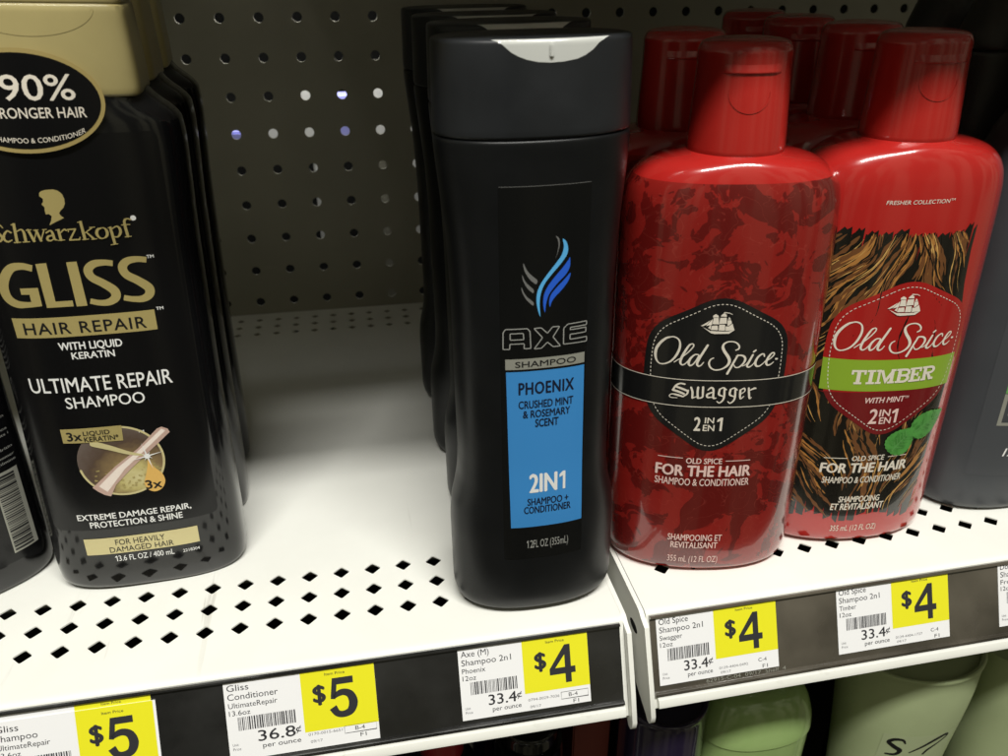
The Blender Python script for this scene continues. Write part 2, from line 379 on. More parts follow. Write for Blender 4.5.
OLDSPICE= [[(-21.97,114.77,0.6),(-23.69,114.01,0.92),(-25.59,111.94,1.09),(-26.94,109.31,1.16),(-27.24,106.84,1.1),(-26.84,104.5,0.83),(-25.77,103.04,0.62),(-24.21,102.85,0.61),(-22.2,103.77,0.72),(-20.52,105.5,0.84),(-19.16,108.05,1.0),(-18.47,110.8,0.93),(-18.72,113.13,0.71),(-19.64,114.37,0.61),(-20.95,114.87,0.6),(-22.09,114.76,0.6)],[(-20.16,104.12,0.39),(-18.94,105.22,0.45),(-17.48,106.42,0.45),(-15.09,109.0,0.5),(-13.58,111.17,0.55),(-13.49,112.21,0.55),(-14.21,112.46,0.54),(-15.18,111.66,0.82),(-16.4,109.2,1.0),(-17.48,106.42,1.05),(-17.83,104.28,0.95),(-17.1,103.29,0.67),(-15.97,103.84,0.51),(-14.79,105.44,0.45)],[(-11.35,108.03,0.56),(-12.66,107.96,0.61),(-14.09,106.38,0.95),(-14.72,104.54,1.07),(-14.21,103.22,0.79),(-13.08,103.74,0.56),(-11.93,105.61,0.56),(-11.07,107.74,0.56)],[(-8.2,112.13,0.94),(-9.4,109.59,1.01),(-10.93,106.26,1.07),(-11.53,104.13,1.01),(-10.92,103.1,0.74),(-9.9,103.6,0.51),(-9.09,104.83,0.4)],[(-5.47,106.78,0.45),(-6.59,106.01,0.62),(-7.02,104.51,0.79),(-6.42,102.86,0.74),(-5.12,101.82,0.62),(-3.49,101.63,0.63),(-1.67,102.14,0.68),(0.07,103.49,0.97),(0.73,105.28,1.25),(0.07,107.23,1.3),(-1.5,109.47,1.24),(-2.35,111.24,1.12),(-2.1,112.71,0.83),(-0.74,113.58,0.61),(1.09,113.71,0.56),(2.75,113.1,0.62),(3.83,111.76,0.73),(3.7,110.59,0.68),(2.69,110.08,0.51)],[(3.73,107.93,0.74),(2.56,105.26,0.91),(1.51,102.57,0.97),(0.44,100.01,1.04)],[(3.25,107.49,0.68),(4.41,107.91,0.67),(6.08,107.42,0.86),(6.78,106.06,0.98),(6.17,104.28,0.8),(4.72,102.82,0.63),(3.38,102.69,0.51),(2.59,103.76,0.4)],[(6.02,103.23,0.4),(7.3,103.94,0.4),(8.57,105.84,0.41)],[(9.54,107.88,0.86),(8.38,105.1,0.99),(7.78,103.32,0.92),(8.54,102.68,0.69),(9.8,103.53,0.47),(10.72,104.98,0.41)],[(9.65,109.2,0.74),(10.45,109.81,0.74)],[(14.19,106.98,0.59),(13.93,107.89,0.64),(12.96,107.97,0.69),(11.6,106.72,0.93),(10.9,104.67,1.05),(11.37,103.14,0.88),(12.64,102.9,0.65),(13.91,103.86,0.47),(15.12,105.26,0.42)],[(15.16,104.95,0.47),(16.72,105.85,0.53),(17.95,107.22,0.6),(17.97,108.11,0.59),(16.98,108.06,0.71),(15.81,106.39,1.0),(15.24,104.35,1.0),(15.83,103.09,0.77),(17.08,103.26,0.6),(18.23,104.19,0.36)],[(18.99,105.45,0.78),(19.52,105.39,0.78)]]
SWAGGER= [[(-15.49,95.0,0.86),(-17.12,95.19,0.78),(-18.66,94.19,0.93),(-19.76,92.15,0.78)],[(-18.79,93.66,0.92),(-16.4,92.94,1.09),(-14.17,92.07,0.94)],[(-19.75,92.03,1.01),(-17.73,91.54,1.09),(-15.5,90.69,1.01)],[(-14.0,92.29,0.94),(-14.24,90.79,0.78),(-15.76,89.39,0.71)],[(-15.77,89.48,0.79),(-17.98,90.02,1.01),(-19.97,90.21,0.54),(-20.89,89.45,0.4),(-20.4,88.66,0.39),(-17.88,88.67,0.32)],[(-12.93,93.76,0.94),(-12.26,91.78,0.94),(-12.11,89.15,0.95)],[(-10.26,93.9,1.02),(-10.3,91.88,0.94),(-10.0,89.26,1.03)],[(-8.35,94.06,1.02),(-8.23,91.54,0.95),(-8.31,89.63,0.79),(-9.9,89.01,0.55)],[(-12.09,89.02,0.63),(-10.17,89.98,0.4)],[(-6.41,92.85,0.55),(-5.23,93.92,0.87),(-4.27,93.09,0.95),(-3.99,89.5,0.95),(-2.93,89.3,0.55)],[(-4.31,92.04,0.55),(-6.41,90.95,0.95),(-6.29,89.68,0.87),(-4.45,89.71,0.47)],[(-1.84,93.1,0.94),(-1.92,90.99,0.95),(-0.43,90.14,0.56)],[(-1.86,93.31,0.63),(-0.45,93.94,0.71),(0.74,93.09,0.64)],[(0.01,93.73,0.88),(0.19,89.93,0.96),(-0.23,88.23,0.8),(-1.42,87.16,0.63),(-2.41,87.81,0.48)],[(2.42,92.99,0.95),(2.35,90.88,0.96),(3.86,90.0,0.56)],[(2.4,93.2,0.64),(3.81,93.8,0.71),(5.03,92.93,0.63)],[(4.28,93.58,0.87),(4.48,89.78,0.96),(4.07,88.09,0.8),(2.88,87.04,0.64),(1.88,87.7,0.48)],[(6.35,92.77,0.96),(6.41,90.66,0.97),(6.79,88.94,0.72),(7.99,89.96,0.4)],[(6.51,92.97,0.56),(7.76,93.55,0.8),(8.09,92.28,0.56),(6.73,91.07,0.4)],[(9.56,93.55,0.88),(9.93,91.13,0.97),(10.38,88.98,0.89),(11.09,89.36,0.33)],[(10.13,92.6,0.56),(11.75,93.34,0.97),(12.4,93.29,0.65)]]
SHIP= [[(-7.33,123.79),(-7.32,124.55),(-6.35,125.13),(-5.34,124.48),(-5.18,123.72)],[(-7.06,123.61),(-5.24,123.53),(-4.81,120.97),(-7.32,121.04),(-7.15,122.75)],[(-7.43,120.37),(-5.28,120.49),(-5.0,118.58),(-7.7,118.63)],[(-4.54,124.2),(-4.1,124.96),(-3.3,125.62),(-2.36,124.86),(-2.24,124.07)],[(-4.65,123.63),(-2.24,123.73),(-1.95,121.3),(-4.75,121.16)],[(-4.72,120.88),(-2.54,120.84),(-2.37,118.39),(-4.73,118.48)],[(-1.72,122.88),(-1.32,124.01),(-0.6,122.96)],[(-1.75,122.69),(-0.48,122.68),(-0.08,121.44),(-1.03,120.49),(-1.72,120.5)],[(-2.29,120.12),(-1.0,120.21),(0.2,121.25),(1.19,118.56),(-2.1,118.29)],[(-11.54,120.19),(-8.08,122.64),(-9.37,120.8),(-10.85,120.08)],[(-9.66,120.21),(-7.44,123.13),(-7.48,120.84),(-8.15,120.64)],[(-8.81,119.47),(-7.75,121.03),(-7.81,118.92)],[(-11.0,119.88),(-7.92,118.24),(-4.96,118.1),(-1.46,118.0),(1.27,118.65),(-0.67,117.13),(-6.24,117.02),(-7.48,117.29)],[(-3.5,125.9),(-3.17,125.99),(-1.24,125.72),(-0.13,125.04),(-0.25,124.89),(-1.3,125.46),(-3.16,125.58)]]
GLISS_S= [[(-17.08,147.78,2.61),(-20.49,148.66,2.73),(-24.21,147.92,3.19),(-27.09,144.56,3.59),(-28.51,140.56,3.78),(-27.99,136.57,3.69),(-25.34,134.3,3.2),(-21.24,133.99,2.29),(-17.07,134.3,2.15)],[(9.79,148.15,2.31),(6.86,148.65,2.42),(3.29,148.3,2.94),(1.15,146.23,3.26),(1.86,143.33,3.18),(5.42,140.7,3.31),(8.46,137.78,3.55),(8.51,135.15,3.36),(6.17,133.51,2.82),(3.06,133.36,2.39),(-0.34,134.29,2.26)],[(21.2,148.49,2.32),(18.01,149.07,2.42),(14.65,148.61,2.95),(12.78,146.54,3.28),(13.55,143.6,3.2),(17.17,140.85,3.32),(20.26,137.79,3.55),(20.1,135.16,3.36),(17.81,133.72,2.83),(14.47,133.87,2.4),(11.26,134.72,2.28)]]
GLISS_P= [[(-15.69,149.37),(-12.08,149.58),(-11.97,134.91),(-6.2,134.98),(-6.24,132.71),(-15.29,132.61)],[(-5.53,149.51),(-2.05,149.6),(-1.57,132.65),(-5.25,132.55)],[(-22.9,140.3),(-16.77,140.43),(-16.75,133.41),(-20.14,133.13),(-20.11,137.92),(-22.94,137.9)]]
SCHWARZ= [[(-23.49,162.62,0.41),(-24.26,163.59,0.61),(-25.61,163.18,0.72),(-26.35,161.84,1.04),(-25.26,160.5,1.15),(-24.48,159.15,1.03),(-25.41,157.81,0.73),(-27.54,157.52,0.53)],[(-21.16,160.97,0.72),(-22.26,161.53,0.62),(-23.57,160.22,0.93),(-23.95,158.61,1.04),(-22.92,157.67,0.72),(-21.38,158.28,0.41)],[(-19.6,163.85,1.11),(-19.86,157.58,1.13)],[(-20.52,163.72,0.4),(-19.21,164.1,0.4)],[(-20.9,157.35,0.41),(-18.75,157.48,0.41)],[(-19.53,161.18,0.41),(-17.73,162.01,0.61),(-16.96,161.06,1.01),(-16.95,157.83,1.13)],[(-18.0,157.5,0.41),(-15.77,157.61,0.41)],[(-15.34,161.78,1.01),(-14.25,157.84,1.12)],[(-14.25,157.84,0.4),(-12.98,160.84,0.41)],[(-12.83,161.53,1.01),(-11.95,157.92,1.02)],[(-11.95,157.92,0.41),(-10.32,161.48,0.51)],[(-16.09,161.72,0.36),(-14.36,161.84,0.35)],[(-13.57,161.68,0.35),(-12.1,161.75,0.35)],[(-10.74,161.77,0.35),(-9.37,161.84,0.35)],[(-9.77,160.63,0.6),(-8.17,161.33,0.61),(-7.68,160.22,1.01),(-7.48,158.31,0.91),(-6.79,157.87,0.4)],[(-7.69,159.68,0.41),(-9.33,159.25,0.8),(-9.79,158.2,0.91),(-8.92,157.71,0.61),(-7.68,158.32,0.41)],[(-5.64,161.42,1.01),(-5.48,157.88,1.12)],[(-6.45,161.47,0.36),(-5.2,161.65,0.35)],[(-6.49,157.69,0.36),(-4.27,157.79,0.35)],[(-5.23,160.31,0.41),(-3.77,161.55,0.61),(-3.1,161.23,0.71)],[(-2.57,161.45,0.51),(-0.12,161.54,0.61)],[(-0.14,161.43,0.61),(-2.5,157.87,0.71)],[(-2.64,157.66,0.61),(0.6,157.68,0.62)],[(0.5,157.68,0.41),(0.9,158.47,0.41)],[(-2.48,161.45,0.41),(-2.49,160.64,0.4)],[(2.04,163.91,1.11),(2.35,157.81,1.12)],[(1.06,163.87,0.36),(2.44,164.2,0.35)],[(1.57,157.6,0.36),(3.56,157.71,0.36)],[(2.76,159.96,0.41),(5.28,161.66,0.51)],[(3.29,160.19,0.51),(5.28,157.68,0.92)],[(4.59,161.88,0.36),(6.32,161.96,0.36)],[(4.51,157.53,0.36),(6.26,157.66,0.36)],[(8.7,161.55,0.41),(7.12,160.97,1.02),(6.58,159.38,1.13),(7.31,157.95,0.72),(8.51,157.74,0.41),(9.74,158.57,1.03),(10.04,160.19,1.13),(9.4,161.33,0.62),(8.61,161.56,0.41)],[(11.39,161.43,1.02),(11.85,155.62,1.14)],[(10.65,161.39,0.36),(11.68,161.68,0.36)],[(10.53,155.19,0.36),(12.8,155.36,0.37)],[(11.64,160.87,0.41),(13.43,161.79,0.61),(14.41,160.88,1.02),(14.32,159.25,1.04),(13.26,157.97,0.62),(11.94,158.1,0.41)],[(18.47,163.91,0.61),(17.31,164.3,0.61),(16.28,163.16,1.02),(16.58,157.92,1.13)],[(15.22,162.17,0.41),(17.94,162.17,0.4)],[(15.7,157.73,0.41),(17.7,157.8,0.41)]]
KEY = 51; WORLD = 0.46; EXPO = 0.0
# ================================================================== the shelves
RA = R(22)               # the price rails lean back at the top
def perforated(x0, x1, y0, y1, rows, xoff, pitch, rowpitch, half):
    """sheet with rows of diamond holes (rows = y of each hole row), every hole cut for real"""
    bm = bmesh.new(); V = {}
    def v(x, y):
        k = (round(x, 3), round(y, 3))
        if k not in V: V[k] = bm.verts.new((x * MM, y * MM, 0))
        return V[k]
    rows = sorted(rows); hb = rowpitch / 2
    i0 = math.ceil((x0 + pitch / 2 - xoff) / pitch); i1 = math.floor((x1 - pitch / 2 - xoff) / pitch)
    xs = [xoff + pitch * i for i in range(i0, i1 + 1)]
    xa, xb = xs[0] - pitch / 2, xs[-1] + pitch / 2
    cols = [xs[0] - pitch / 2 + pitch * i for i in range(len(xs) + 1)]
    strips = []; y = y0
    for r in rows:
        if r - hb > y + 0.01: strips.append((y, r - hb, None))
        strips.append((r - hb, r + hb, r)); y = r + hb
    if y < y1 - 0.01: strips.append((y, y1, None))
    for ya, yb, r in strips:
        if xa > x0: bm.faces.new([v(x0, ya), v(xa, ya), v(xa, yb), v(x0, yb)])
        if xb < x1: bm.faces.new([v(xb, ya), v(x1, ya), v(x1, yb), v(xb, yb)])
        if r is None:
            for a, b in zip(cols, cols[1:]): bm.faces.new([v(a, ya), v(b, ya), v(b, yb), v(a, yb)])
        else:
            for k, xc in enumerate(xs):
                a, b = cols[k], cols[k + 1]; e = 0.45
                H = [(xc - half, r), (xc - half + e, r - e), (xc - e, r - half + e), (xc, r - half), (xc + e, r - half + e), (xc + half - e, r - e), (xc + half, r),
                     (xc + half - e, r + e), (xc + e, r + half - e), (xc, r + half), (xc - e, r + half - e), (xc - half + e, r + e)]
                # rounded tips: drop the extreme points inwards a little
                H = [(xc + (px - xc) * (0.93 if (px, py) in (H[0], H[6]) else 1), r + (py - r) * (0.93 if (px, py) in (H[3], H[9]) else 1)) for px, py in H]
                h = [v(*p) for p in H]; c = [v(a, ya), v(b, ya), v(b, yb), v(a, yb)]
                bm.faces.new([c[0]] + [c[1], h[6], h[5], h[4], h[3]][:1] + [h[6], h[5], h[4], h[3], h[2], h[1], h[0]])
                bm.faces.new([c[2], c[3]] + [h[0], h[11], h[10], h[9], h[8], h[7], h[6]])
                bm.faces.new([c[1], c[2], h[6]]); bm.faces.new([c[3], c[0], h[0]])
    bmesh.ops.recalc_face_normals(bm, faces=bm.faces[:])
    for f in bm.faces:
        if f.normal.z < 0: f.normal_flip()
    g = bmesh.ops.extrude_face_region(bm, geom=bm.faces[:])
    vs = [e for e in g['geom'] if isinstance(e, bmesh.types.BMVert)]
    bmesh.ops.translate(bm, verts=vs, vec=(0, 0, -0.6 * MM))
    bmesh.ops.recalc_face_normals(bm, faces=bm.faces[:])
    return bm
def railpt(s, n=0.0):    # s millimetres down the sloping face, n proud of it -> (y, z)
    return (-1.0 - s * math.sin(RA) - n * math.cos(RA), -1.0 - s * math.cos(RA) + n * math.sin(RA))
def extrude_profile(prof, x0, x1, close=True):
    bm = bmesh.new(); a = [bm.verts.new((x0 * MM, y * MM, z * MM)) for y, z in prof]; b = [bm.verts.new((x1 * MM, y * MM, z * MM)) for y, z in prof]
    n = len(prof)
    for i in range(n if close else n - 1): bm.faces.new((a[i], a[(i + 1) % n], b[(i + 1) % n], b[i]))
    if close: bm.faces.new(list(reversed(a))); bm.faces.new(b)
    bmesh.ops.recalc_face_normals(bm, faces=bm.faces[:]); return bm
def make_shelf(name, label, x0, x1, xoff, xoffb, rx0, rx1, end, mat, slot=False, railmat='rail'):
    t = thing(name, label, 'shelf', mat)
    bm = perforated(x0, x1, 2.2, 200, [51.68, 38.09, 24.5], xoff, 13.93, 13.59, 3.85)
    b2 = perforated(x0, x1, 200, 374.5, [361.96 - 13.59 * j for j in range(3)], xoffb, 13.93, 13.59, 3.45)
    me = bpy.data.meshes.new('t'); b2.to_mesh(me); b2.free(); bm.from_mesh(me); bpy.data.meshes.remove(me)
    from_bm('deck', bm, 'shelf', t, angle=30)
    # rolled front edge and sloping apron behind the rail
    pr = [(2.2, 0.0)] + [(0.6 + 0.0 + 1.9 * math.sin(a) * -1 + 0.0, -1.9 + 1.9 * math.cos(a)) for a in [R(12 * k) for k in range(6)]]
    pr = [(2.2, 0.0), (0.9, -0.02), (-0.1, -0.25), (-0.8, -0.8)] + [railpt(0.6, 0.0), railpt(41.5, 0.0)]
    y, z = railpt(41.5, 0); pr += [(y + 0.6, z - 0.9), (y + 9, z - 0.6), (y + 9, z + 0.4), (y + 1.6, z + 0.6)]
    pr += [(railpt(2, -1.2)[0], railpt(2, -1.2)[1]), (2.2, -1.1)]
    from_bm('front_lip', extrude_profile(pr, x0, x1), 'shelf', t, angle=30)
    # black ticket channel
    def L(s, n): return railpt(s, n)
    ch = [L(0.3, 0.05), L(0.2, 1.5), L(0.6, 2.3), L(1.3, 2.3), L(1.6, 1.5), L(1.9, 0.75), L(33.6, 0.75), L(34.0, 1.7), L(34.6, 2.2), L(35.6, 2.0), L(36.0, 1.2), L(36.2, 0.05)]
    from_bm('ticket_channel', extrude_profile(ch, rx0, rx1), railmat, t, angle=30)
    wl = [L(36.5, 0.05), L(36.4, 1.6), L(37.0, 2.6), L(39.2, 2.9), L(40.6, 2.6), L(41.0, 1.4), L(41.0, 0.05)]
    from_bm('bottom_bead', extrude_profile(wl, rx0 + (1 if end < 0 else -40), rx1), 'shelf', t, angle=50)
    # folded side panel
    if end:
        sp = [(372, -0.3), (4.0, -0.3), (1.5, -0.5), (-1.2, -2.0), L(4, 4.0), L(30, 4.6), L(43, 4.2), L(46, 2.6), L(47.4, 0.5), L(47.0, -1.8), L(45.0, -3.2), (10, -36), (372, -36)]
        xx = (x1 + 0.2, x1 + 2.2) if end > 0 else (x0 - 2.2, x0 - 0.2)
        bm = extrude_profile(sp, *xx)
        from_bm('side_panel', bm, 'shelf', t, angle=30)
        if slot:
            bm = extrude_profile([(6 + 5 * math.cos(a) * 0.9, -13 + 2.1 * math.sin(a)) for a in [2 * math.pi * k / 20 for k in range(20)]], xx[0] - 0.15, xx[0] + 0.1)
            from_bm('slot', bm, 'shade_black', t)
    return t
make_shelf('metal_shelf', 'white perforated metal shelf under the black bottles, with three price tags on its black rail', -330, 97.5, -143.5, -75.6, -330, 95.6, 1, None)
make_shelf('metal_shelf', 'white perforated metal shelf under the red bottles and the grey bottle', 0, 360, 193.6 - 107.4, 190 - 107.4, 1.2, 360, -1, xf(107.4, 0, 1.5 + 0.09, 0, TILT), slot=True, railmat='rail_painted_sheen')
# shelf above (just out of the frame) and shelf below
def plain_shelf(label, z, x0, x1, y0, fh, mt='shelf'):
    t = thing('metal_shelf', label, 'shelf', xf(0, 0, z))
    bm = bmesh.new(); box(bm, x0, x1, y0, 374, -1.2, 0); from_bm('deck', bm, mt, t, smooth=False)
    bm = bmesh.new(); box(bm, x0, x1, y0 - 1.5, y0 - 0.02, -fh, 0); from_bm('front_lip', bm, 'shelf', t, smooth=False)
    return t
plain_shelf('white metal shelf above the black and red bottles, casting shade over the back rows', 318, -48, 700, -12.5, 34)
plain_shelf('unseen white metal shelf above the champagne-capped bottles, set back to let light in', 318, -600, -50, 50, 34)  # unseen section made shallower so the ceiling light reaches the champagne caps
plain_shelf('metal shelf below carrying the green bottles, its deck coloured dark for shade', -262, -600, 700, -10, 34, 'shade_black')  # deck painted near-black as shade, so the perforations above read dark

# pegboard back panel with quarter-inch holes on a one-inch grid
def pegboard():
    bm = bmesh.new(); x0 = -99.86; z0 = 213.11; g = 25.4; r = 3.3; K = 16
    for i in range(-9, 23):
        for j in range(-5, 22):
            cx, cz = x0 + g * i, z0 - g * j; h = g / 2
            inner = [bm.verts.new(((cx + r * math.cos(2 * math.pi * k / K + math.pi / K)) * MM, 0, (cz + r * math.sin(2 * math.pi * k / K + math.pi / K)) * MM)) for k in range(K)]
            back = [bm.verts.new((v.co.x, 1.2 * MM, v.co.z)) for v in inner]
            c = [bm.verts.new(((cx + sx * h) * MM, 0, (cz + sz * h) * MM)) for sx, sz in ((1, 1), (-1, 1), (-1, -1), (1, -1))]
            q = K // 4
            for s in range(4):
                a = [inner[(s * q + k - 0) % K] for k in range(q)]
                nxt = inner[(s * q + q) % K]
                bm.faces.new([c[s]] + list(reversed(a)))
                bm.faces.new([c[s], c[(s + 1) % 4], nxt, a[-1]][:4])
            for k in range(K): bm.faces.new((inner[k], inner[(k + 1) % K], back[(k + 1) % K], back[k]))
    bmesh.ops.remove_doubles(bm, verts=bm.verts[:], dist=1e-6)
    bmesh.ops.recalc_face_normals(bm, faces=bm.faces[:])
    o = from_bm('pegboard', bm, 'peg', None, smooth=False)
    o.location = (0, 375 * MM, 0)
    o['label'] = 'olive grey perforated pegboard panel closing the back of the shelves'; o['category'] = 'pegboard'
pegboard()
def carton(x0, x1, z0, z1, y, mat, label):
    bm = bmesh.new(); box(bm, -(x1 - x0) / 2, (x1 - x0) / 2, 0, 28, 0, z1 - z0)
    bmesh.ops.bevel(bm, geom=bm.edges[:], offset=1.2 * MM, segments=2, affect='EDGES')
    o = from_bm('carton', bm, mat, None); o.location = ((x0 + x1) / 2 * MM, y * MM, z0 * MM); o['label'] = label; o['category'] = 'carton'
YC = 405
carton(-33, -15, 122, 170, YC, 'carton', 'white carton seen through the bright pegboard holes left of the middle')
carton(-5, 9, 122, 156.5, YC, 'carton_blue', 'bluish carton seen through a half-lit hole in the pegboard top group')
carton(19, 46, 122, 170, YC, 'carton', 'white carton behind the brightest pegboard hole nearest the black bottles')
carton(48, 62, 44, 142, YC + 1, 'carton', 'tall pale carton behind the hole column partly covered by the black bottles')
carton(-60, -43, 124, 141, YC, 'carton', 'cream carton behind the second bright pegboard hole from the left')
carton(-88, -69, 122, 133.5, YC, 'carton_blue', 'lavender carton seen through the leftmost bright pegboard hole')
carton(-24.5, -12, 40, 112, YC + 1, 'carton', 'narrow white carton behind the lower bright pegboard holes')
carton(24, 32, -6, 112, YC + 2, 'peg', 'dim greyish carton low behind the pegboard')

t = thing('light_block_frame', 'unseen dark frame added behind the pegboard to block stray light', 'frame')  # unseen enclosure added to keep stray world light out of the holes
bm = bmesh.new(); box(bm, -640, 740, 570, 574, -330, 360); from_bm('light_block_back', bm, 'shade_black', t, smooth=False)
bm = bmesh.new(); box(bm, -640, 740, 379, 569, 352, 356); from_bm('light_block_top', bm, 'shade_black', t, smooth=False)
for xx in (-640, 736):
    bm = bmesh.new(); box(bm, xx, xx + 4, -20, 569, -330, 351); from_bm('end_panel', bm, 'peg', t, smooth=False)
bm = bmesh.new(); box(bm, -635, 735, -20, 569, -334, -330.5); from_bm('light_block_bottom', bm, 'shade_black', t, smooth=False)

# ================================================================== bottles
AXE = [(0,27,14,2.3),(1.2,31,17.5,2.3),(4,33.3,20,2.35),(9,34.3,21,2.4),(38,34.3,21,2.4),(48,33.6,21,2.4),(56,31.8,20.8,2.5),(64,30.4,20.5,2.6),(75,29.9,20.3,2.6),(130,29.9,20.3,2.6),(155,30.5,20.4,2.6),(175,32,20.8,2.5),(188,33.2,21,2.4),(194.2,33.5,21.3,2.3),(195.2,33.2,21,2.3),(195.6,32.2,20,2.3)]
AXC = [(195.4,32.0,19.8,2.3),(196.0,33.1,20.9,2.3),(196.8,33.5,21.3,2.3),(210,33.2,21.1,2.3),(223.6,32.8,20.8,2.3),(224.6,32.5,20.5,2.3),(225.1,31.6,19.6,2.3)]
def black_bottle(label, mat):
    t = thing('shampoo_bottle', label, 'bottle', mat, 'tall black bottles standing one behind another')
    from_bm('body', loft(AXE), 'axe', t)
    cap = from_bm('cap', loft(AXC), 'axe_cap', t)
    sf = front(AXC, 0.12)
    tab = [(-16.5, 225.0), (-14.98, 224.6), (-13.2, 223.6), (-10.78, 221.5), (-8.6, 220.3), (-6.04, 219.35), (-2.5, 218.6), (1.28, 218.33), (5.5, 218.5), (9.69, 219.1), (12.3, 220.0), (14.9, 221.5), (17.0, 223.4), (19.4, 224.6), (21, 225.0)]
    Decal().poly(tab).build('thumb_recess', 'tab', sf, cap, cx=1.5, cz=1)
    bm = bmesh.new(); box(bm, 0.9, 2.2, -21.75, -20.2, 219.9, 223.6); bmesh.ops.bevel(bm, geom=bm.edges[:], offset=0.3 * MM, segments=2, affect='EDGES')
    from_bm('thumb_rib', bm, 'tab', cap)
    return t
A1 = black_bottle('front tall black bottle with the bright blue label panel', xf(65.0, 29.5, 0.5, 0, -0.0125))
for lab, dx, dy in (('second tall black bottle, directly behind the blue-labelled one', 6, 68), ('third tall black bottle counted back from the blue-labelled one', 5, 121), ('rearmost tall black bottle of the row behind the blue label', 5.4, 186)):
    dup(A1, lab, xf(65.0 + dx, 29.5 + dy, 0.5, (dx - 5.5) * 0.06, -0.0125))
bd = [o for o in A1.children if o.name.startswith('body')][0]
S = lambda off: front(AXE, off)
fr = rounded([(-15.6, 30), (16.4, 30), (15.9, 181.4), (-15.4, 181.4)], 1)
lb = Decal().poly(fr).build('front_label', 'film', S(0.10), A1, cx=1.5)
Decal().rect(-15.2, 15.7, 181.1, 181.24).build('label_edge', 'grey_ink', S(0.13), lb, cx=1.5)
Decal().rect(-13.9, 15.4, 115.3, 119.5).build('product_band', 'silver_ink', S(0.16), lb)
Decal().text('SHAMPOO', -10.4, 12.0, 116.2, 118.45, 0.012).build('band_lettering', 'black_ink', S(0.24), lb)
bl = Decal().poly([(-13.7, 114.4), (15.4, 114.4), (16.1, 45.8), (-12.8, 45.8)]).build('blue_panel', 'blue', S(0.16), lb)
def one(dc, x0, x1, b, t):
    w = (x1 - x0); s = w * 0.42
    dc.poly([(x1 - s, b), (x1, b), (x1, t), (x1 - s, t), (x0, t - (t - b) * 0.17), (x0, t - (t - b) * 0.33), (x1 - s, t - (t - b) * 0.24)])
    return dc
d = Decal().text('PHOENIX', -9.2, 11.4, 105.1, 109.9, 0.025, space=1.1)
d.text('CRUSHED MINT', -9.3, 11.3, 99.3, 102.4, 0.02).text('& ROSEMARY', -7.7, 10.2, 95.3, 98.3, 0.02).text('SCENT', -3.1, 5.7, 91.2, 94.4, 0.02).build('scent_lettering', 'navy_ink', S(0.24), bl)
d = Decal()
d.text('SHAMPOO +', -6.2, 10.2, 56.1, 59.2, 0.02).text('CONDITIONER', -7.6, 11.2, 52.4, 55.5, 0.02).build('product_lettering', 'navy_ink', S(0.24), bl)
d = Decal().text('2IN', -5.2, 5.4, 62.0, 70.1, 0.028); one(d, 6.5, 8.9, 62.0, 70.1); d.build('white_lettering', 'white', S(0.24), bl)
d = Decal().text(' FL OZ (355mL)', -3.9, 10.5, 35.5, 39.2, -0.005).text('2', -5.3, -3.9, 35.5, 39.2, -0.005); one(d, -6.6, -5.9, 35.5, 39.2)
d.build('volume_lettering', 'outline_ink', S(0.24), lb)
d = Decal()
for P in ([(-14.6,123.5),(-14.5,129.9),(-13.7,131.2),(-6.0,131.2),(-5.1,130.0),(-4.8,123.5),(-7.2,123.5),(-7.2,125.5),(-12.2,125.5),(-12.3,123.5)], [(-12.1,127.1),(-12.1,129.5),(-7.5,129.5),(-7.3,127.1)],
          [(-3.6,123.2),(-1.0,123.2),(1.2,125.4),(3.3,123.4),(6.0,123.4),(3.2,127.2),(5.6,131.0),(3.0,131.1),(1.2,128.8),(-1.1,131.1),(-3.7,131.1),(-0.6,127.3)],
          [(7.1,123.9),(7.1,130.1),(8.6,131.5),(15.8,131.6),(15.8,130.1),(9.6,130.1),(9.5,129.2),(15.6,129.2),(15.6,127.4),(9.5,127.4),(9.5,125.5),(16.0,125.5),(16.0,123.7)]):
    P = rounded(P, 0.35, 3); d.stroke([(x, z, 0.36) for x, z in P + P[:1]], smooth=False)
d.build('brand_outline_lettering', 'outline_ink', S(0.24), lb, cx=1.5)
sm = lambda P: rounded(P, 3, 4)
Decal().poly(sm([(5.97,163.2),(7.42,161.93),(8.2,159.49),(7.86,157.14),(5.69,154.13),(2.57,150.75),(-0.16,147.29),(-1.47,143.69),(-1.77,139.97),(-1.34,134.7),(-2.24,137.49),(-2.89,140.89),(-2.74,144.19),(-1.5,147.39),(0.99,150.87),(4.09,154.66),(6.02,157.3),(6.67,160.02)])).build('emblem_light_blue_flame', 'light_blue', S(0.24), lb, cx=1.5)
Decal().poly(sm([(8.84,156.4),(9.09,153.01),(7.77,150.31),(4.21,146.96),(1.47,143.47),(0.47,139.8),(0.26,136.0),(-0.49,139.46),(-0.36,143.19),(1.04,146.39),(3.77,149.85),(6.51,152.86),(8.46,155.49)])).poly(sm([(9.45,151.1),(8.64,147.77),(6.26,144.71),(3.88,142.44),(2.46,140.48),(1.92,138.2),(1.57,140.97),(2.27,143.4),(4.63,146.1),(7.4,148.72)])).build('emblem_blue_flames', 'royal', S(0.24), lb, cx=1.5)
d = Decal().poly(sm([(3.45,164.3),(4.87,163.3),(5.23,160.92),(4.43,157.82),(3.45,155.5),(4.42,158.22),(4.76,160.96),(4.41,162.79)]))
for P in ([(-7.55,155.9),(-6.02,152.13),(-2.29,148.67),(-2.91,147.24),(-5.25,149.26),(-7.17,152.58)], [(-7.94,151.7),(-6.8,148.53),(-3.69,145.49),(-3.84,144.02),(-6.03,146.04),(-7.57,148.97)], [(-8.19,147.2),(-6.81,143.62),(-3.68,140.78),(-3.91,139.46),(-6.43,141.95),(-7.89,144.91)]): d.poly(sm(P))
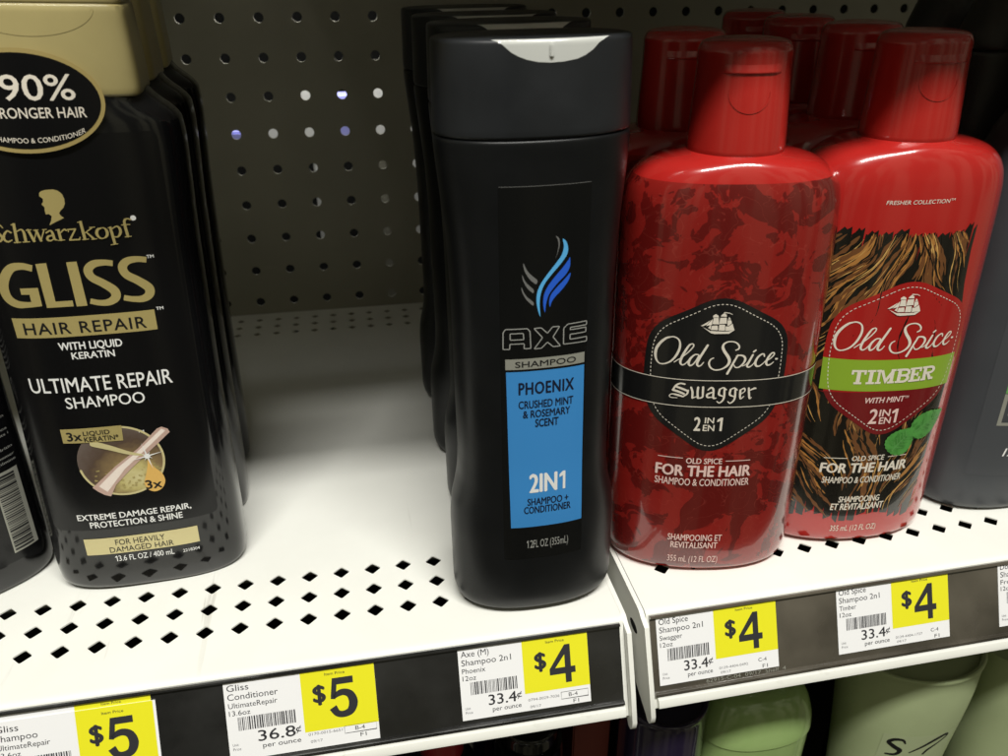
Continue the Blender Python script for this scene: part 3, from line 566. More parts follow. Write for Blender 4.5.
d.build('emblem_grey_flames', 'grey_ink', S(0.24), lb, cx=1.5)

# ---- tall black hair-repair bottles with champagne caps
GL = [(0,36,16,3),(1,38,18,3),(4,39.5,19,3),(12,39.9,20,3),(40,39.6,20,3),(100,38.8,19.5,3),(150,38.8,19,3),(188,39.5,18.5,3),(196,38.9,18.2,3),(199,37,18,3),(204,31,17.4,3),(207,28.5,17,3.2)]
GLC = [(205.5,27.6,15.9,8),(206.5,28.5,16.6,8),(228,27.4,15.7,8),(233.6,27.0,15.4,8),(234.2,26.5,14.9,8),(234.8,26.9,15.3,8),(249,26.0,14.6,8),(251,25,13.6,8),(251.6,23,12,8)]
def gliss_bottle(label, mat):
    t = thing('shampoo_bottle', label, 'bottle', mat, 'black bottles with champagne caps')
    from_bm('body', loft(GL), 'gloss_black', t)
    cap = from_bm('cap', loft(GLC), 'gold_cap', t)
    d = Decal(); d.stroke([(x, z, 1.0) for x, z in ellipse(-1, 233.5, 19, 8.5, 24, math.pi * 1.0, math.pi * 2.0)] ).build('thumb_curve', 'gold_cap', front(GLC, 0.12), cap, cx=1.5, cz=2)
    return t
G1 = gliss_bottle('front black bottle with champagne cap and gold lettering, fully facing out', xf(-101, 77.5, 0.6, 0.06, 0.024))
dup(G1, 'second black bottle with champagne cap, right behind the gold-lettered front one', xf(-103.5, 120, 0.6, 0.02, 0.024))
dup(G1, 'rearmost black bottle with champagne cap behind the gold-lettered one', xf(-106.3, 163.5, 0.6, 0.09, 0.024))
G4 = dup(G1, 'black bottle at the left edge turned to show its barcode', xf(-185, 73, 0.6, 0.58, 0.02))
for c in [x for x in SC.objects if x.parent == G4]: pass
S = lambda off: front(GL, off)
lb = Decal().poly(rounded([(-34, 33), (31.5, 33), (31.5, 194), (-34, 194)], 3)).build('front_label', 'black_label', S(0.10), G1, cx=2)
Decal().poly([(-9.05,174.75),(-8.2,175.3),(-6.79,175.6),(-4.6,175.7),(-3.12,175.2),(-2.0,174.0),(-1.6,172.25),(-1.75,170.6),(-2.46,169.23),(-3.7,168.1),(-4.25,167.29),(-3.8,166.3),(-2.98,165.64),(-5.4,164.5),(-8.2,163.19),(-7.3,164.8),(-6.78,166.43),(-7.6,167.2),(-8.53,167.06),(-8.6,168.3),(-8.46,169.63),(-9.17,170.7),(-8.5,171.5),(-8.33,172.48),(-9.31,173.56)]).build('head_silhouette', 'gold', S(0.2), lb)
d = Decal()
for st in SCHWARZ: d.stroke(st, wk=0.85)
d.build('brand_lettering', 'gold', S(0.2), lb)
d = Decal(); d.poly(ellipse(19.3, 164.3, 0.95, 0.95, 20)); d.build('registered_mark', 'white', S(0.2), lb)
d = Decal()
for st in GLISS_S: d.stroke(st, wk=0.93, cap=False)
for p in GLISS_P: d.poly(p)
d.build('large_gold_lettering', 'gold', S(0.2), lb)
bar = Decal().poly([(-28.4, 120.7), (20.8, 120.9), (20.8, 129.0), (-28.6, 128.6)]).build('gold_bar', 'gold', S(0.2), lb)
Decal().text('HAIR REPAIR', -25.1, 17.2, 122.2, 126.7, 0.012, space=1.12).build('bar_lettering', 'black_ink', S(0.3), bar)
d = Decal().text('WITH LIQUID', -14.6, 7.5, 115.5, 118.5, 0.022).text('KERATIN', -10.8, 4.2, 111.6, 114.3, 0.022)
d.text('ULTIMATE REPAIR', -28.4, 22.8, 97.8, 103.9, 0.008).text('SHAMPOO', -16.9, 11.7, 90.8, 95.5, 0.008)
d.build('title_lettering', 'white', S(0.2), lb)
d = Decal()
d.text('EXTREME DAMAGE REPAIR,', -23.3, 21.3, 38.2, 41.0, 0.022).text('PROTECTION & SHINE', -19.0, 17.4, 34.2, 37.1, 0.022)
d.build('claim_lettering', 'white', S(0.2), lb)
d = Decal()
for q in ((21.4, 23.8, 149.0, 150.2), (21.5, 24.0, 128.6, 129.8), (6.6, 9.0, 77.6, 78.6)): Decal().text('TM', *q, 0.02).build('trademark_sign', 'white', S(0.2), lb)
d = Decal()
d.text('3.6 FL OZ / 400 mL', -10.9, 11.4, 16.1, 18.9, 0.008); one(d, -12.3, -11.4, 16.1, 18.9)
d.text('2218304', 15.0, 21.8, 16.2, 17.7, 0.01).build('volume_lettering', 'white', S(0.2), lb)
gb = Decal().poly([(-23.1, 20.2), (22.3, 20.2), (22.3, 28.6), (-23.1, 28.6)]).build('gold_box', 'pale_gold', S(0.2), lb)
Decal().text('FOR HEAVILY', -10.9, 8.8, 24.5, 27.3, -0.004).text('DAMAGED HAIR', -13.7, 11.9, 20.9, 23.6, -0.004).build('box_lettering', 'black_ink', S(0.3), gb)
# keratin roundel
rd = Decal().poly(ellipse(-1.6, 65.3, 16.4, 16.2)).build('roundel', 'roundel', S(0.18), lb)
d = Decal(); d.stroke([(x, z, 0.9) for x, z in ellipse(-1.6, 65.3, 16.0, 15.8, 60, R(-170), R(110))])
d.build('roundel_rim', 'pale_gold', S(0.24), rd)
d = Decal()
random.seed(3)
for k in range(54):
    a = random.uniform(0, 6.28); rr = random.uniform(0.5, 1) * 14.6; x = -1.6 + rr * math.cos(a); z = 62 - abs(rr * math.sin(a)) * 0.85 + random.uniform(-1, 1)
    if math.hypot(x + 1.6, z - 65.3) < 14.5: d.rect(x, x + random.uniform(.5, 1.2), z, z + random.uniform(.3, .7))
d.build('roundel_texture', 'gold', S(0.30), rd)
tb = Decal().poly([(-14.5, 54.2), (-12.8, 52.2), (-10.6, 50.3), (-8.3, 49.3), (-5.5, 54.5), (1.5, 61.5), (9.5, 68.5), (18.4, 76.2), (17.9, 77.8), (15.7, 79.1), (13.9, 78.5), (5.5, 70.5), (-4.0, 63.5)]).build('hair_strand_tube', 'tube', S(0.34), rd)
d = Decal().poly([(-12.0, 54.6), (-9.2, 51.6), (-1.0, 61.5), (16.9, 77.2), (15.5, 78.2), (4.5, 68.6), (-4.0, 62.2)]).build('strand_highlight', 'tube_light', S(0.38), tb)
d = Decal(); d.stroke([(-10.5, 74.6, 2.6), (-4.5, 72.0, 2.2), (2.0, 68.8, 1.5), (8.4, 66.8, 0.5)]).build('gold_strand', 'pale_gold', S(0.42), rd)
dr = Decal().poly(rounded([(8.6, 67.0), (9.7, 61.5), (13.0, 57.5), (13.6, 53.6), (11.8, 50.2), (8.7, 49.0), (6.0, 50.6), (5.1, 54.0), (6.8, 58.5), (7.8, 62)], 2, 4)).build('serum_drop', 'amber', S(0.42), rd)
Decal().text('3x', 5.7, 11.8, 51.0, 55.0, 0.03).build('drop_lettering', 'black_ink', S(0.5), dr)
d = Decal()
for k in range(8):
    a = R(45 * k + 12); l = (6.5, 2.4)[k % 2]
    d.poly([(8.4 + l * math.cos(a), 66.6 + l * math.sin(a)), (8.4 + 0.35 * math.cos(a + 1.57), 66.6 + 0.35 * math.sin(a + 1.57)), (8.4 - 0.35 * math.cos(a + 1.57), 66.6 - 0.35 * math.sin(a + 1.57))]); d.lay += 0.01
d.poly(ellipse(8.4, 66.6, 1.2, 1.2, 16)).build('sparkle', 'white', S(0.56), rd)
kb = Decal().poly([(-21.3, 75.6), (0.8, 74.9), (1.2, 81.8), (-21.3, 81.9)]).build('keratin_box', 'gold', S(0.44), rd)
Decal().text('3x', -19.4, -14.1, 76.6, 80.3, 0.03).text('LIQUID', -13.3, -3.5, 78.6, 80.5, 0.012).text('KERATIN*', -13.3, -0.6, 75.8, 77.9, 0.012).build('box_lettering', 'black_ink', S(0.52), kb)
# oval promotional sticker bridging cap and shoulder (flat, slightly bowed)
sk = thing('sticker', 'black oval sticker with a gold rim and large percentage, on the champagne cap', 'sticker', xf(-101, 77.5, 0.6, 0.06, 0.024))
def sticker_surf(off):
    def f(x, z): return (x * MM, (-19.7 - off + 1.2 * (x / 20) ** 2 + 0.35 * (z - 204) / 16) * MM, z * MM)
    return f
cx0, cz0 = -8.2, 204.8
Decal().poly(ellipse(cx0, cz0, 25.6, 16.6, 64)).build('gold_rim', 'gold_shiny', sticker_surf(0.0), sk)
Decal().poly(ellipse(cx0, cz0, 24.3, 15.2, 64)).build('face', 'black_label', sticker_surf(0.08), sk)
d = Decal().text('90%', -13.4, 8.8, 205.3, 213.1, 0.012).text('STRONGER HAIR', -19.6, 11.1, 199.6, 202.9, 0.008).text('s', -16.3, -14.9, 205.3, 207.3, 0.0)
def arc(X, Z):
    u = (X - cx0) / 19.5
    u = max(-0.97, min(0.97, u)); return (X, Z - 5.2 * math.sqrt(1 - u * u) + 0.0)
d.text('WITH SHAMPOO & CONDITIONER', cx0 - 17.2, cx0 + 18.0, 196.8, 198.4, 0.0, warp=arc)
d.build('lettering', 'cream', sticker_surf(0.16), sk)
# back label of the turned bottle
lb = Decal().rect(0, 34.5, 14, 150).build('back_label', 'black_label', S(0.10), G4)
bc = Decal().rect(22.5, 33.0, 18, 57).build('barcode_field', 'silver_ink', S(0.16), lb)
zc = 19.0; random.seed(11); d = Decal()
while zc < 56:
    w = random.choice([0.25, 0.4, 0.6, 0.9]); d.rect(23.2, 31.2, zc, min(56.4, zc + w)); zc += w + random.choice([0.35, 0.5, 0.8])
d.build('barcode_bars', 'black_ink', S(0.24), bc)
d = Decal()
for k, z in enumerate([60, 62.4, 66, 72, 74.4, 80, 100, 102.4, 104.8, 107.2, 109.6, 112, 114.4, 116.8, 119.2, 121.6]):
    random.seed(k); d.text(''.join(random.choice('aeionrstlm ') for _ in range(24)), 6, 33.5, z, z + 1.2, 0.0)
d.stroke([(27 + 4 * math.cos(a), 90 + 6 * math.sin(a), 0.4) for a in [R(20 * k) for k in range(14)]]).stroke([(24, 86, 0.3), (27, 90, 0.4), (30, 96, 0.3)])
d.build('small_print', 'outline_ink', S(0.2), lb)

# ---- red oval bottles
OS = [(0,35,19,2.2),(1.2,38.5,22,2.25),(4,40.2,23.8,2.3),(10,41.2,24.3,2.3),(60,41.6,24.5,2.3),(120,41.6,24.5,2.3),(150,41.4,24.5,2.3),(162,41.0,24.3,2.3),(168,40.0,23.9,2.3),(172.5,38.0,23.2,2.3),(175.8,35.2,22.4,2.25),(178.2,31.8,21.5,2.2),(180,27,20.4,2.1),(181,22.5,19.3,2.0),(181.6,19.2,18.5,2),(181.9,18.2,18.1,2)]
OSC = [(181.5,17.2,17.2,2),(182.1,17.9,17.9,2),(196,17.3,17.3,2),(214,16.5,16.5,2),(215.6,16.5,16.5,2),(217.4,15.9,15.9,2),(218.7,14.9,14.9,2),(219.5,12.5,12.5,2),(220.0,8,8,2)]
def red_bottle(label, mat, bodymat):
    t = thing('shampoo_bottle', label, 'bottle', mat, 'red oval bottles with red flip caps')
    # printed sleeve below, plain shoulder above
    bm = loft(OS, close=True)
    for f in bm.faces:
        f.material_index = 1 if f.calc_center_median().z > 173.2 * MM or f.calc_center_median().z < 3 * MM else 0
    me = bpy.data.meshes.new('body'); bm.to_mesh(me); bm.free(); me.shade_smooth(); me.set_sharp_from_angle(angle=R(35))
    link('body', me, [bodymat, 'red_body'], t)
    cap = from_bm('cap', loft(OSC, dz=1.5), 'red', t)
    bm = bmesh.new(); G = []
    for i in range(25):
        u = i / 24; a = R(-90 - 36 + 72 * u); k = min(1, math.sin(math.pi * u) * 2.2); row = []
        for r, z in ((16.75 - 0.25, 212.4), (16.72 + 0.18 * k, 211.0), (16.75 + 0.48 * k, 210.1), (16.75 + 0.52 * k, 209.8), (16.7 + 0.40 * k, 209.5), (16.45, 209.3)):
            row.append(bm.verts.new((r * math.cos(a) * MM, r * math.sin(a) * MM, z * MM)))
        G.append(row)
    for g0, g1 in zip(G, G[1:]):
        for j in range(5): bm.faces.new((g0[j], g0[j + 1], g1[j + 1], g1[j]))
    bmesh.ops.recalc_face_normals(bm, faces=bm.faces[:])
    if sum(f.normal.y for f in bm.faces) > 0: bmesh.ops.reverse_faces(bm, faces=bm.faces[:])
    from_bm('thumb_ledge', bm, 'red', cap, angle=50)
    d = Decal(); d.stroke([(x, z, 0.55) for x, z in ellipse(-0.5, 203.2, 7.0, 6.4, 24, R(170), R(372))])
    d.build('thumb_ring', 'red', front(OSC, 0.22), cap, cx=1, cz=1)
    return t
grp = None
SW = red_bottle('dark red bottle with the black hexagonal badge, front row next to the tall black one', on_right(145.3, 41, -0.21), 'swagger')
dup(SW, 'second dark red bottle, behind the black-badged one', on_right(143, 91, -0.15))
TI = red_bottle('front bright red bottle with bark print and lime green band', on_right(219.5, 46.5, -0.10), 'red_body')
dup(TI, 'second red bottle, its cap just behind the bark-print bottle\'s cap', on_right(224, 94.5, -0.05))
dup(TI, 'third red bottle counted back from the bark-print one', on_right(221.5, 143, -0.05))
dup(TI, 'rearmost and dimmest red bottle, deepest behind the bark-print one', on_right(222.5, 192, -0.05))
S = lambda off: front(OS, off)
def os_common(bot, A, ship, script, sx, sz):
    pass
hexa = lambda c, w, top, sh, mid, sl, bot: rounded([(c, top), (c + w * 0.97, sh), (c + w * 1.02, mid), (c + w * 0.93, sl), (c, bot), (c - w * 0.93, sl), (c - w * 1.02, mid), (c - w * 0.97, sh)], 9, 6)
# swagger badge
hx = hexa(-3.6, 27.2, 133.6, 119.0, 98, 80.5, 61.8)
bg = Decal().poly(hx).build('badge', 'badge_black', S(0.12), SW, cx=1.5, cz=8)
Decal().dashes(inset(hx, -3.6, 98, 2.4) + inset(hx, -3.6, 98, 2.4)[:1], 0.28, 0.9, 0.75).build('badge_stitching', 'cream', S(0.2), bg, cx=0)
bm = loft([(84.9, 41.6, 24.5, 2.3), (97.0, 41.6, 24.5, 2.3)], off=0.26, close=False, dz=4); bnd = from_bm('black_band', bm, 'badge_black', SW)
for zz in (84.9, 96.75):
    bm = loft([(zz, 41.6, 24.5, 2.3), (zz + 0.3, 41.6, 24.5, 2.3)], off=0.36, close=False, dz=4); from_bm('band_line', bm, 'cream', bnd)
d = Decal()
for st in OLDSPICE: d.stroke(st, wk=0.9)
for p in SHIP: d.poly(p); d.lay += 0.006
d.build('script_lettering_and_ship', 'cream', S(0.22), bg, cx=1.5)
d = Decal()
for st in SWAGGER: d.stroke(st, wk=0.85)
d.build('blackletter_lettering', 'cream', S(0.42), bnd, cx=1.5)
d = Decal().text('2', -10.3, -7.9, 74.0, 80.2, 0.02).text('IN', -6.2, -2.6, 77.6, 80.2, 0.02).text('EN', -6.7, -2.2, 74.0, 76.8, 0.02); one(d, -1.3, 0.9, 74.0, 80.2)
d.build('badge_lettering', 'cream', S(0.22), bg)
d = Decal().text('OLD SPICE', -12.0, 2.6, 58.1, 60.7, 0.025).rect(-23.4, -13.4, 60.4, 60.75).rect(4.1, 14.4, 59.3, 59.65)
d.text('FOR THE HAIR', -23.8, 15.0, 51.9, 57.0, 0.035).text('SHAMPOO & CONDITIONER', -23.9, 15.0, 47.2, 50.6, 0.012)
d.build('purpose_lettering', 'pink', S(0.14), SW, cx=1.5)
d = Decal()
d.text('SHAMPOOING ET', -16.6, 6.5, 18.2, 21.5, 0.012).text('REVITALISANT', -15.1, 5.0, 14.2, 17.4, 0.012).build('french_lettering', 'pink', S(0.14), SW, cx=1.5)
d = Decal().text('355 mL (12 FL OZ)', -16.0, 5.8, 6.4, 9.9, -0.01)
d.build('volume_lettering', 'pink', S(0.14), SW, cx=1.5)
# timber art
random.seed(5)
top = [(-39.5, 150.5)]; x = -38.5
while x < 22:
    w = random.uniform(2.0, 5.0); j = random.uniform(-1.6, 1.4)
    e = min(x + w, 23.0); dp = random.choice([1.5, 3, 5, 9, 12]); top += [(x, 148.6 + j), (x + w * 0.35, 150.4 + j), (x + w * 0.6, 149.4 + j), (e, 150.6 + j), (e + 0.25 - dp * 0.06, 149.0 - dp), (e + 0.6, 149.0)]; x += w + 1.3
right = [(24.2, 150.8), (24.0, 140), (25.0, 126), (27.5, 112), (28.6, 98), (29.0, 80), (28.4, 62), (27.3, 44), (26.6, 34), (25.6, 27), (25.4, 20)]
bot = []; x = 24.5
while x > -37:
    w = random.uniform(2.0, 4.0); base = 16 + 2.5 * math.sin(x * 0.22) ; bot += [(x, base + random.uniform(-2.5, 1.0)), (x - w, base + random.uniform(-2.0, 1.5)), (x - w - 0.4, base + random.uniform(3, 8))]; x -= w + 0.9
left = [(-39.5, 22), (-40.0, 60), (-40.2, 100), (-40, 130)]
tg = sorted(set(top), key=lambda p: p[0])
wd = Decal().poly(top + right + bot + left).build('bark_print', 'bark', S(0.08), TI, cx=1.5, cz=8)
def strands(n, seed, wmin, wmax, name, mat, lay):
    rs = random.Random(seed); d = Decal(); d.lay = lay
    for k in range(n):
        x = rs.uniform(-39, 28); z = rs.uniform(15, 149); L = rs.uniform(10, 34); w = rs.uniform(wmin, wmax); ph = rs.uniform(0, 6.28); P = []
        st = 1.6
        for i in range(int(L / st) + 2):
            lim = 27.6 if z < 112 else 23.4
            if not (-39 < x < lim and 14.5 < z < 149.5): break
            g = max(-1.0, min(1.0, (z - 86) / 34)); c = x - 1.0
            dx = -c * 0.034 * g + 0.34 * math.sin(z * 0.19 + ph * 0.4) + 0.26 * math.sin(x * 0.31 + z * 0.11); l = math.hypot(dx, 1)
            P.append((x, z)); x += dx / l * st; z += st / l
        if len(P) < 4: continue
        m = len(P) - 1
        d.stroke([(a, b, w * (0.15 + math.sin(math.pi * min(1, (i + 0.3) / (m + 0.6))) * (0.8 + 0.35 * math.sin(i * 1.9 + ph)))) for i, (a, b) in enumerate(P)], cap=False); d.lay += -0.012 + 0.0004
    d.build(name, mat, S(0.10), wd, cx=1.6, cz=0)
strands(190, 1, 0.8, 2.2, 'brown_strands', 'strand2', 0.0)
strands(120, 2, 0.4, 1.3, 'orange_strands', 'strand1', 0.02)
strands(60, 3, 0.2, 0.55, 'tan_strands', 'strand3', 0.045)
strands(120, 4, 0.3, 0.9, 'dark_strands', 'bark', 0.06)
hx = hexa(1.0, 29.2, 131.4, 117.2, 96, 76.5, 56.6)
bg = Decal().poly(hx).build('badge', 'badge_red', S(0.20), TI, cx=1.5, cz=8)
lo = [p for p in hx if p[1] < 81]
lo = sorted(lo, key=lambda p: math.atan2(p[1] - 80.5, p[0] - 1.0))
Decal().poly([(-28.2, 80.4)] + lo + [(30.2, 80.4)]).build('maroon_lower_panel', 'maroon', S(0.24), bg, cx=1.5)
lm = Decal().poly([(-27.9, 81.4), (29.5, 80.0), (29.6, 94.6), (-28.3, 96.0)]).build('lime_band', 'lime', S(0.28), bg, cx=1.5)
hs = inset(hx, 1.0, 96, 2.2)
Decal().dashes(hs + hs[:1], 0.28, 1.0, 0.8).build('badge_stitching', 'cream', S(0.34), bg, cx=0)
d = Decal()
for st in OLDSPICE: d.stroke([(x * 1.088 + 4.35, z * 1.065 - 9.8, w * 1.07) for x, z, w in st], wk=0.9)
for p in SHIP: d.poly([(x * 1.095 + 5.04, z * 1.03 - 5.4) for x, z in p]); d.lay += 0.006
d.build('script_lettering_and_ship', 'cream', S(0.28), bg, cx=1.5)
# slab-serif word on the lime band
d = Decal(); X = -16.6; b, t = 84.4, 91.0; hgt = t - b
def slab(kind, x, w):
    st = 1.55; sf = 0.95; L = []
    def r(x0, x1, z0, z1): d.poly([(x0, z0), (x1, z0), (x1, z1), (x0, z1)]); d.lay += 0.006
    if kind == 'T': r(x + w/2 - st/2, x + w/2 + st/2, b, t); r(x, x + w, t - sf, t); r(x, x + 0.9, t - 2.1, t); r(x + w - 0.9, x + w, t - 2.1, t); r(x + w/2 - 1.6, x + w/2 + 1.6, b, b + sf)
    if kind == 'I': r(x + w/2 - st/2, x + w/2 + st/2, b, t); r(x, x + w, b, b + sf); r(x, x + w, t - sf, t)
    if kind == 'M':
        r(x + 0.7, x + 1.7, b, t); r(x + w - 2.1, x + w - 0.6, b, t); r(x, x + 2.5, b, b + sf); r(x + w - 3, x + w, b, b + sf); r(x, x + 2.0, t - sf, t); r(x + w - 2, x + w, t - sf, t)
        d.stroke([(x + 1.5 + .7, t - .3, 1.3), (x + w/2 + 0.2, b + 1.2, 1.3), (x + w - 1.4 + .5, t - .3, 1.3)], smooth=False)
    if kind in 'BR':
        r(x + 0.7, x + 0.7 + st, b, t); r(x, x + 2.4, b, b + sf); r(x, x + 2.4, t - sf, t)
        d.stroke([(x + 2.2, t - 0.5, 1.0), (x + w - 1.0, t - 0.7, 1.1), (x + w, t - 1.9, 1.3), (x + w - 1.0, b + 3.5, 1.1), (x + 2.0, b + 3.4, 1.0)])
        if kind == 'B': d.stroke([(x + 2.2, b + 3.4, 1.0), (x + w - 1.0, b + 3.2, 1.1), (x + w - .2, b + 1.9, 1.4), (x + w - 1.4, b + 0.6, 1.1), (x + 1.8, b + 0.5, 1.0)])
        else: d.stroke([(x + 3.0, b + 3.2, 1.2), (x + w - 1.2, b + 0.6, 1.5), (x + w + 0.4, b + 0.5, 1.0)], smooth=False)
    if kind == 'E':
        r(x + 0.7, x + 0.7 + st, b, t); r(x, x + w, b, b + sf); r(x, x + w, t - sf, t); r(x + 1.5, x + w - 1.4, b + 2.9, b + 3.8); r(x + w - 0.9, x + w, b, b + 2.2); r(x + w - 0.9, x + w, t - 2.1, t); r(x + w - 1.9, x + w - 1.2, b + 2.3, b + 4.4)
for ch, w in (('T', 6.0), ('I', 3.5), ('M', 8.2), ('B', 5.6), ('E', 5.3), ('R', 5.6)): slab(ch, X, w); X += w + 0.35
d.build('slab_lettering', 'cream', S(0.34), lm, cx=1.5)
d = Decal().text('WITH MINT', -9.2, 8.2, 75.2, 77.8, 0.022, shear=0.12).text('TM', 8.5, 10.2, 76.6, 77.8, 0.01)
d.text('2', -5.8, -2.3, 65.1, 72.1, 0.02, shear=0.03).text('IN', -1.4, 3.2, 68.5, 71.8, 0.025).text('EN', -0.9, 4.1, 64.8, 67.9, 0.025); one(d, 4.2, 6.8, 65.0, 71.8)
d.build('badge_lettering', 'pink', S(0.34), bg)
d = Decal().text('OLD SPICE', -9.3, 5.2, 46.2, 48.7, 0.02, shear=0.04).rect(-21.2, -11.3, 47.5, 47.85).rect(7.0, 15.8, 47.3, 47.65)
d.text('FOR THE HAIR', -21.9, 16.9, 40.1, 44.9, 0.035, shear=0.04).text('SHAMPOO & CONDITIONER', -20.3, 15.5, 34.5, 37.8, 0.012, shear=0.04)
d.build('purpose_lettering', 'cream', S(0.24), TI, cx=1.5)
d = Decal()
d.text('SHAMPOOING', -11.5, 7.3, 24.1, 27.2, 0.02, shear=0.04).text('ET REVITALISANT', -14.4, 9.8, 19.9, 23.3, 0.02, shear=0.04)
d.build('french_lettering', 'cream', S(0.24), TI, cx=1.5)
d = Decal()
d.text('355 mL (12 FL OZ)', -12.7, 8.8, 8.0, 11.1, -0.005)
d.build('volume_lettering', 'cream', S(0.24), TI, cx=1.5)
Decal().text('FRESHER COLLECTION', -15.8, 8.6, 160.5, 162.0, 0.0, shear=0.15).text('TM', 9.0, 10.8, 161.3, 162.1, 0).build('small_top_lettering', 'cream', S(0.14), TI)
def leafpoly(cx, cz, rx, rz, rot):
    P = []
    for k in range(44):
        a = 2 * math.pi * k / 44; r = 1 + (0.03 if k % 2 else -0.02) + 0.22 * math.exp(-((a if a < math.pi else 2 * math.pi - a) / 0.28) ** 2); x = rx * math.cos(a) * r; z = rz * math.sin(a) * r * (1 - 0.25 * math.cos(a))
        P.append((cx + x * math.cos(rot) - z * math.sin(rot), cz + x * math.sin(rot) + z * math.cos(rot)))
    return P
d = Decal().poly(leafpoly(11.3, 54.9, 6.8, 6.6, 0.9)); d.lay += 0.03; d.poly(leafpoly(22.6, 62.0, 7.8, 6.4, 0.55)); lf = d.build('mint_leaves', 'leaf', S(0.42), TI, cx=1.5)
d = Decal()
for cx, cz, rot, L in ((11.3, 54.6, 0.9, 5.2), (22.6, 62.2, 0.55, 6.4)):
    rt = lambda u, v: (cx + u * math.cos(rot) - v * math.sin(rot), cz + u * math.sin(rot) + v * math.cos(rot))
    d.stroke([(*rt(-L, 0), 0.35), (*rt(0, 0.2), 0.3), (*rt(L, 0), 0.15)])
    for u in (-3.5, -1.8, 0, 1.8, 3.4):
        for s in (1, -1): d.stroke([(*rt(u, 0), 0.2), (*rt(u + 1.4, s * 2.0), 0.18), (*rt(u + 2.2, s * 3.4), 0.08)])
d.build('leaf_veins', 'leaf_light', S(0.5), lf, cx=1.5)

# ---- slate grey bottle at the right edge and the dark ones behind it
DV = [(0,36,22,2.4),(1.5,39,25,2.4),(5,41,26.5,2.5),(14,42,27,2.5),(60,42.5,27,2.5),(130,42.5,27,2.5),(160,41,26.5,2.5),(176,37,24,2.4),(186,32,21,2.3),(192,27,19,2.2),(193,26,18,2.2)]
DVC = [(193,25.2,17.4,2.4),(193.6,26,18,2.4),(200,25.6,17.6,2.4),(226,21,15,2.4),(228.5,19.6,13.8,2.4),(229.2,17.5,12,2.4)]
def grey_bottle(label, mat):
    t = thing('body_wash_bottle', label, 'bottle', mat, 'slate grey bottles with dark tapered caps')
    from_bm('body', loft(DV), 'slate', t); from_bm('cap', loft(DVC), 'dark_cap', t); return t
D1 = grey_bottle('slate grey bottle cut off by the right edge of the picture', on_right(309.5, 56, 0.0))
DVB = [(0,34,20,2.3),(2,37,23,2.3),(30,38,23,2.3),(150,37,23,2.3),(195,31.5,20,2.3),(204,31,19.6,2.3),(204.6,30.2,19,2.3)]
DVD = [(204.6,29.6,18.6,2.3),(205.6,30.8,19.4,2.3),(224,25.5,16.5,2.3),(226.5,24.4,15.5,2.3),(227,22,13.5,2.3)]
D2 = thing('body_wash_bottle', 'black bottle with a tapered cap, shaded behind the slate grey bottle', 'bottle', on_right(318, 112, 0.0), 'dark bottles behind the slate grey bottle')
from_bm('body', loft(DVB), 'dark_cap', D2); from_bm('cap', loft(DVD), 'dark_cap', D2)
dup(D2, 'rearmost dark bottle in the far right column, barely lit', on_right(331, 170, 0.0))
S = lambda off: front(DV, off)
lb = Decal().poly(rounded([(-31, 22), (24, 22), (24, 150), (-31, 150)], 2)).build('front_label', 'slate_label', S(0.1), D1)
Decal().rect(-24.0, 22, 49.5, 66).build('badge_frame', 'silver_ink', S(0.18), lb)
Decal().rect(-22.3, 22, 51.2, 64.5).build('badge_field', 'slate', S(0.24), lb)
Decal().text('MEN+CARE', -20.5, 14, 55, 60, 0.02).build('badge_lettering', 'silver_ink', S(0.3), lb)
Decal().rect(-24.0, 22, 66.4, 84).build('green_patch', 'leaf_light', S(0.2), lb)
Decal().text('12 FL OZ', -17.5, 6, 33, 37.2, 0.02, shear=0.2).build('volume_lettering', 'white', S(0.24), lb)

# ================================================================== price tags
def tagmat(x, s, right):
    if not right:
        y, z = railpt(s, 0.80 if x != -147.2 else 1.15)
        return Matrix.Translation((x * MM, y * MM, z * MM)) @ Matrix.Rotation(-RA, 4, 'X')
    y, z = railpt(s, 0.80)
    return xf(103.3, 0, 1.53, 0, TILT) @ Matrix.Translation(((x - 103.3) * MM, y * MM, z * MM)) @ Matrix.Rotation(-RA, 4, 'X')
def big4(d, x0, x1, b, t):
    w = x1 - x0; h = t - b; X = lambda u: x0 + u * w; Z = lambda v: b + v * h
    d.poly([(X(.60), Z(0)), (X(.83), Z(0)), (X(.83), Z(.24)), (X(1), Z(.24)), (X(1), Z(.41)), (X(.83), Z(.41)), (X(.83), Z(1)), (X(.62), Z(1)), (X(0), Z(.40)), (X(0), Z(.24)), (X(.60), Z(.24))], [(X(.60), Z(.41)), (X(.60), Z(.74)), (X(.22), Z(.41))])
def big5(d, x0, x1, b, t):
    w = x1 - x0; h = t - b; X = lambda u: x0 + u * w; Z = lambda v: b + v * h; k = h * 0.165
    d.poly([(X(.16), Z(1)), (X(.92), Z(1)), (X(.92), Z(.83)), (X(.31), Z(.83)), (X(.27), Z(.62)), (X(.22), Z(.47)), (X(.05), Z(.49))])
    d.stroke([(X(.17), Z(.52), k * .5), (X(.36), Z(.60), k * .9), (X(.56), Z(.62), k), (X(.78), Z(.54), k * 1.15), (X(.87), Z(.34), k * 1.3), (X(.76), Z(.14), k * 1.15), (X(.50), Z(.07), k), (X(.26), Z(.11), k * 1.0), (X(.11), Z(.27), k * 1.15)], cap=False)
